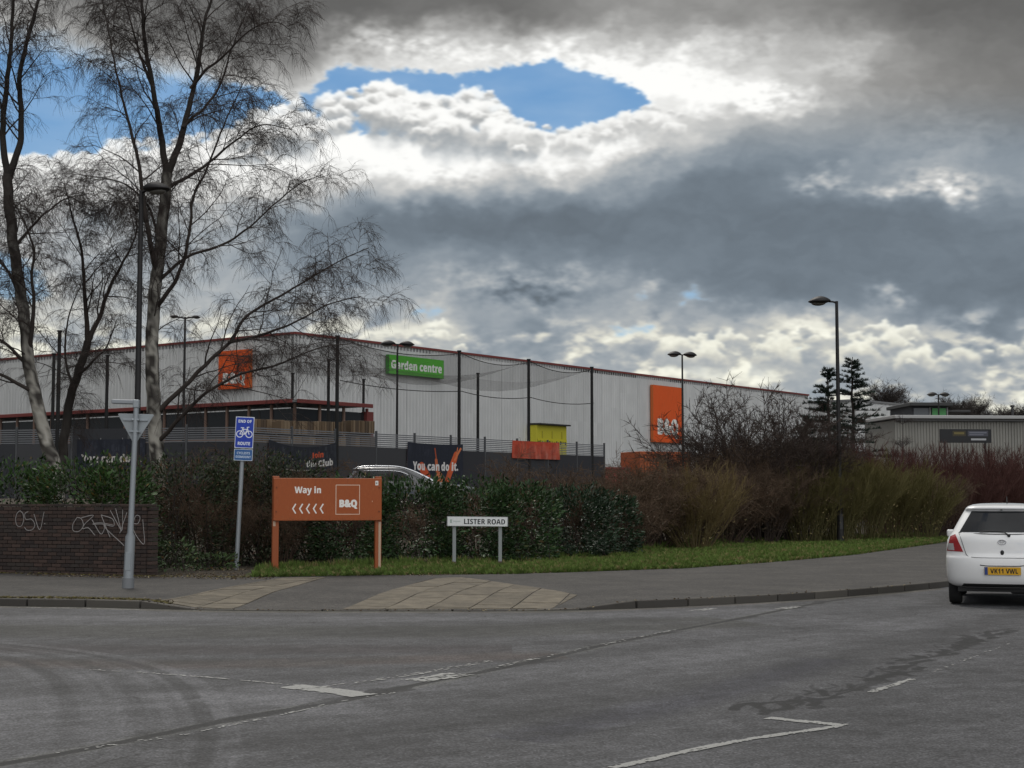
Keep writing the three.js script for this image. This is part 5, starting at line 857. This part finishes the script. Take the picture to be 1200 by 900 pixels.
// ---------------------------------------------------------------- white hatchback driving away; local z points back towards the viewer, origin on the ground below the rear bumper
(() => {
  const th = 0.315, o = thing('hatchback_car', 'white three door hatchback driving away on the road', 'car', [7.3, 0.004, 23.0], -th);
  const S = [ // height, half width, rear z, front z, rear rounding, front rounding
    [0.27, 0.66, -0.12, -3.55, 0.3, 0.6], [0.3, 0.74, -0.05, -3.66, 0.32, 0.6], [0.34, 0.79, -0.02, -3.7, 0.34, 0.6], [0.44, 0.815, 0, -3.74, 0.35, 0.6], [0.6, 0.825, 0, -3.75, 0.35, 0.6], [0.7, 0.825, -0.015, -3.74, 0.35, 0.6], [0.735, 0.824, -0.03, -3.73, 0.35, 0.6], [0.75, 0.822, -0.065, -3.72, 0.34, 0.6], [0.8, 0.82, -0.075, -3.68, 0.33, 0.6], [0.9, 0.815, -0.088, -3.55, 0.32, 0.6], [0.98, 0.8, -0.1, -3.2, 0.31, 0.6], [1.04, 0.77, -0.125, -2.8, 0.3, 0.5], [1.08, 0.74, -0.155, -2.58, 0.29, 0.45],
    [1.15, 0.7, -0.21, -2.42, 0.27, 0.4], [1.25, 0.645, -0.29, -2.22, 0.25, 0.4], [1.35, 0.59, -0.375, -2.02, 0.23, 0.35], [1.425, 0.545, -0.44, -1.88, 0.2, 0.3], [1.44, 0.535, -0.4, -1.86, 0.2, 0.3], [1.465, 0.52, -0.385, -1.82, 0.22, 0.3], [1.49, 0.49, -0.42, -1.76, 0.24, 0.3], [1.515, 0.43, -0.55, -1.66, 0.3, 0.3], [1.53, 0.33, -0.75, -1.5, 0.3, 0.3], [1.537, 0.16, -1, -1.3, 0.15, 0.1], [1.539, 0.02, -1.12, -1.18, 0.01, 0.01]];
  const at = (y) => { let i = 0; while (i + 2 < S.length && y > S[i + 1][0]) i++; const t = clamp((y - S[i][0]) / (S[i + 1][0] - S[i][0]), 0, 1); return S[i].map((v, k) => lerp(v, S[i + 1][k], t)); }, m = 2.7;
  const back = (x, y) => { const [, w, zr, , c] = at(y), q = Math.min(0.999, Math.abs(x) / w); return zr - c * (1 - Math.pow(1 - Math.pow(q, m), 1 / m)); };
  const ring = ([y, w, zr, zf, c, cf]) => { const r = [], N = 28; for (let k = 0; k <= N; k++) { const f = Math.PI * (1 - k / N), cx = Math.cos(f), sx = Math.sin(f); r.push([w * Math.sign(cx) * Math.pow(Math.abs(cx), 2 / m), y, zr - c * (1 - Math.pow(Math.max(0, sx), 2 / m))]); } for (const z of [0.33, 0.66]) r.push([w, y, lerp(zr - c, zf + cf, z)]); for (let k = 0; k <= N; k++) { const f = Math.PI * (k / N), cx = Math.cos(f), sx = Math.sin(f); r.push([w * Math.sign(cx) * Math.pow(Math.abs(cx), 2 / m), y, zf + cf * (1 - Math.pow(Math.max(0, sx), 2 / m))]); } for (const z of [0.66, 0.33]) r.push([-w, y, lerp(zr - c, zf + cf, z)]); return r; };
  const fine = []; S.forEach((s, i) => { fine.push(s); if (i + 1 < S.length && S[i + 1][0] - s[0] > 0.06) fine.push(s.map((v, k) => (v + S[i + 1][k]) / 2)); });
  const rings = fine.map(ring), n = rings[0].length, p = [], idx = [];
  rings.forEach((r) => r.forEach((q) => p.push(...q)));
  for (let i = 0; i + 1 < rings.length; i++) for (let k = 0; k < n; k++) { const a = i * n + k, b = i * n + ((k + 1) % n); idx.push(a, b, a + n, b, b + n, a + n); }
  const bot = p.length / 3; p.push(0, S[0][0], -1.85); const topc = bot + 1; p.push(0, 1.5395, -1.15); const last = (rings.length - 1) * n;
  for (let k = 0; k < n; k++) { const k2 = (k + 1) % n; idx.push(bot, k2, k, topc, last + k, last + k2); }
  const shell = new THREE.BufferGeometry(); shell.setAttribute('position', new THREE.Float32BufferAttribute(p, 3)); shell.setAttribute('uv', new THREE.Float32BufferAttribute(new Float32Array((p.length / 3) * 2), 2)); shell.setIndex(idx); shell.computeVertexNormals();
  const paint = new THREE.MeshPhysicalMaterial({ color: rgb(0.8, 0.8, 0.79), roughness: 0.32, clearcoat: 1, clearcoatRoughness: 0.04 }), dark = M(0.015, 0.6), glass = new THREE.MeshPhysicalMaterial({ color: rgb(0.008, 0.009, 0.011), roughness: 0.08, specularIntensity: 0.75 }), ev = new Evaluator(); ev.useGroups = false;
  let body = new Brush(shell); body.updateMatrixWorld();
  for (const z of [-0.66, -3.06]) { const c = new Brush(new THREE.CylinderGeometry(0.335, 0.335, 3, 32)); c.rotation.z = Math.PI / 2; c.position.set(0, 0.3, z); c.updateMatrixWorld(); body = ev.evaluate(body, c, SUBTRACTION); body.updateMatrixWorld(); }
  part('body', body.geometry, paint, o);
  const patch = (name, q, mat, parent, off = 0.004, nx = 14, ny = 6) => { // q: corners bottom-left, bottom-right, top-right, top-left in (x, y)
    const g = sheet(nx, ny, (i, j) => { const x = lerp(lerp(q[0][0], q[1][0], i), lerp(q[3][0], q[2][0], i), j), y = lerp(lerp(q[0][1], q[1][1], i), lerp(q[3][1], q[2][1], i), j); return new THREE.Vector3(x, y, back(x, y) + off); }, (v, i, j) => [i, j]);
    const P = g.attributes.position.array, I = Array.from(g.index.array), N = P.length / 3, out = [...P]; // give it a rim so that it has thickness
    for (let k = 0; k < N; k++) out.push(P[k * 3], P[k * 3 + 1], P[k * 3 + 2] - off * 2.5);
    const edge = []; for (let i = 0; i <= nx; i++) edge.push(i); for (let j = 1; j <= ny; j++) edge.push(j * (nx + 1) + nx); for (let i = nx - 1; i >= 0; i--) edge.push(ny * (nx + 1) + i); for (let j = ny - 1; j > 0; j--) edge.push(j * (nx + 1));
    edge.forEach((a, k) => { const b = edge[(k + 1) % edge.length]; I.push(a, a + N, b, b, a + N, b + N); });
    const h = new THREE.BufferGeometry(); h.setAttribute('position', new THREE.Float32BufferAttribute(out, 3)); h.setIndex(I); const f = h.toNonIndexed(); f.computeVertexNormals(); return part(name, f, mat, parent); };
  const seam = (name, pts, r, mat, parent, off = 0.001) => { const l = smoothLine(pts.map(([x, y]) => new THREE.Vector3(x, y, back(x, y) + off)), 0.04); return part(name, new Build().tube(l, l.map(() => r), 5).geo(), mat, parent); };
  const win = patch('rear_window', [[-0.615, 1.1], [0.615, 1.1], [0.435, 1.415], [-0.435, 1.415]], glass, o, 0.005, 24, 8);
  seam('window_seal', [[-0.625, 1.09], [-0.3, 1.075], [0, 1.07], [0.3, 1.075], [0.625, 1.09]], 0.007, dark, win);
  const wiper = seam('wiper', [[0.1, 1.06], [0.02, 1.105], [-0.16, 1.115], [-0.32, 1.105]], 0.009, dark, o, 0.025); part('pivot', moved(new THREE.SphereGeometry(0.024, 12, 8), 0.1, 1.055, back(0.1, 1.055) + 0.015), dark, wiper);
  const red = new THREE.MeshPhysicalMaterial({ color: rgb(0.32, 0.012, 0.015), roughness: 0.2, clearcoat: 1 }), clear = new THREE.MeshPhysicalMaterial({ color: rgb(0.42, 0.4, 0.4), roughness: 0.15, clearcoat: 1 });
  for (const s of [-1, 1]) { const f = (q) => (s < 0 ? q : [[-q[1][0], q[1][1]], [-q[0][0], q[0][1]], [-q[3][0], q[3][1]], [-q[2][0], q[2][1]]]); const l = patch('tail_light', f([[-0.806, 0.815], [-0.56, 0.805], [-0.675, 1.07], [-0.752, 1.035]]), red, o, 0.006, 8, 8); patch('reversing_lens', f([[-0.79, 0.83], [-0.69, 0.825], [-0.705, 0.93], [-0.785, 0.93]]), clear, l, 0.009, 6, 4); }
  seam('tailgate_seam', [[-0.62, 1.08], [-0.585, 0.98], [-0.535, 0.82], [-0.5, 0.745], [-0.42, 0.728], [0, 0.722], [0.42, 0.728], [0.5, 0.745], [0.535, 0.82], [0.585, 0.98], [0.62, 1.08]], 0.005, M(0.12, 0.7), o);
  seam('bumper_groove', [[-0.32, 0.615], [-0.25, 0.605], [0, 0.602], [0.25, 0.605], [0.32, 0.615]], 0.007, M(0.06, 0.7), o);
  patch('lower_valance', [[-0.6, 0.285], [0.6, 0.285], [0.56, 0.335], [-0.56, 0.335]], dark, o, 0.006, 12, 3);
  const plateTex = canvasTex(520, 111, (g, w, h) => { g.fillStyle = '#d7a31c'; g.fillRect(0, 0, w, h); g.fillStyle = '#2a3f7c'; g.fillRect(0, 0, 46, h); bold(g, 'VK11 VWL', w * 0.545, h * 0.53, 92, '#17150f', 3, 0.93); });
  const plate = signBox(o, 0.52, 0.115, 0.012, plateTex, M([0.5, 0.33, 0.03], 0.5), 'number_plate', 0.4); plate.position.set(0.0, 0.53, 0.012);
  const emblem = new THREE.Group(); const chrome = M([0.55, 0.55, 0.56], 0.2, { metalness: 0.9 }); const ez = back(0, 0.955) + 0.006, tor = (a, b, x = 0, y = 0) => { const g = new THREE.TorusGeometry(1, 0.13, 6, 28); g.scale(a, b, 0.05); return moved(g, x, y); };
  part('emblem', joined(tor(0.056, 0.036), tor(0.016, 0.032), tor(0.036, 0.014, 0, 0.012)), chrome, o, [0, 0.955, ez], [-0.15, 0, 0]);
  part('lock', moved(new THREE.SphereGeometry(0.5, 14, 10).scale(0.055, 0.075, 0.025), 0, 0.8, back(0, 0.8) + 0.004), dark, o);
  part('aerial', new Build().tube([new THREE.Vector3(0.08, 1.535, -1.1), new THREE.Vector3(0.08, 1.575, -1.02), new THREE.Vector3(0.08, 1.64, -0.85)], [0.014, 0.008, 0.004], 6).geo(), dark, o);
  part('brake_lamp', rbox(0.03, 0.02, 0.02, 0.005), dark, o, [0, 1.435, back(0, 1.435) + 0.004]);
  for (const s of [-1, 1]) { // side glass follows the tumblehome
    const g = sheet(10, 6, (i, j) => { const y = lerp(1.1, 1.4, j), w = at(y)[1]; return new THREE.Vector3(s * (w + 0.004), y, lerp(lerp(-0.72, -0.78, j), lerp(-2.0, -1.6, j), i)); }); part('side_window', g, glass, o);
    part('door_mirror', moved(rbox(0.16, 0.12, 0.1, 0.03), s * 0.8, 1.04, -2.3), paint, o);
  }
  part('underbody', moved(box(1.3, 0.14, 3.3), 0, 0.28, -1.85), dark, o); part('rear_axle', moved(cyl(0.04, 0.04, 1.2, 10), 0, 0.27, -0.66, 0, 0, Math.PI / 2), dark, o); part('silencer', moved(rbox(0.4, 0.14, 0.2, 0.05), 0.3, 0.25, -0.3), M(0.03, 0.5), o);
  const tyre = M(0.018, 0.85), rim = M([0.3, 0.3, 0.31], 0.35, { metalness: 0.7 });
  for (const z of [-0.66, -3.06]) for (const s of [-1, 1]) {
    const prof = [[0.19, -0.09], [0.262, -0.095], [0.283, -0.08], [0.292, -0.05], [0.292, 0.05], [0.283, 0.08], [0.262, 0.095], [0.19, 0.09]].map(([r, y]) => new THREE.Vector2(r, y)), w = part('wheel', moved(new THREE.LatheGeometry(prof, 36), 0, 0, 0, 0, 0, Math.PI / 2), tyre, o, [s * 0.7, 0.291, z]);
    part('rim', moved(cyl(0.19, 0.19, 0.15, 24), 0, 0, 0, 0, 0, Math.PI / 2), rim, w); for (let k = 0; k < 5; k++) part('spoke', moved(rbox(0.02, 0.16, 0.05, 0.008), s * 0.075, 0.09, 0), dark, w, [0, 0, 0], [(k * 2 * Math.PI) / 5, 0, 0]);
  }
  // dark car parked in the yard behind the hedge, side on
  const p2 = dup(o, [-5.34, groundY(-4, 47.2) - 0.03, 47.2], -Math.PI / 2, [1, 1.02, 1.2], 'dark parked car with bright roof rail showing above the hedge'), dk = new THREE.MeshPhysicalMaterial({ color: rgb(0.02, 0.021, 0.024), roughness: 0.3, clearcoat: 1, clearcoatRoughness: 0.04 }), trim = M([0.75, 0.76, 0.78], 0.18, { metalness: 0.85 });
  p2.name = 'parked_car'; p2.traverse((q) => { if (q.isMesh && q.material === paint) q.material = dk; });
  const rail = (pts, r) => { const l = smoothLine(pts.map((v) => new THREE.Vector3(...v)), 0.08); return new Build().tube(l, l.map(() => r), 8).geo(); };
  for (const s of [-1, 1]) { part('roof_rail', rail([[s * 0.5, 1.49, -0.5], [s * 0.5, 1.535, -0.7], [s * 0.49, 1.545, -1.2], [s * 0.5, 1.52, -1.6], [s * 0.56, 1.42, -1.9], [s * 0.66, 1.26, -2.2], [s * 0.76, 1.08, -2.5]], 0.022), trim, p2); part('window_trim', rail([[s * 0.57, 1.4, -0.7], [s * 0.575, 1.405, -1.1], [s * 0.59, 1.38, -1.6], [s * 0.64, 1.28, -1.85]], 0.013), trim, p2); }
})();
scene.traverse((o) => { if (o.isMesh) { o.castShadow = true; o.receiveShadow = true; } });
renderer.render(scene, camera);
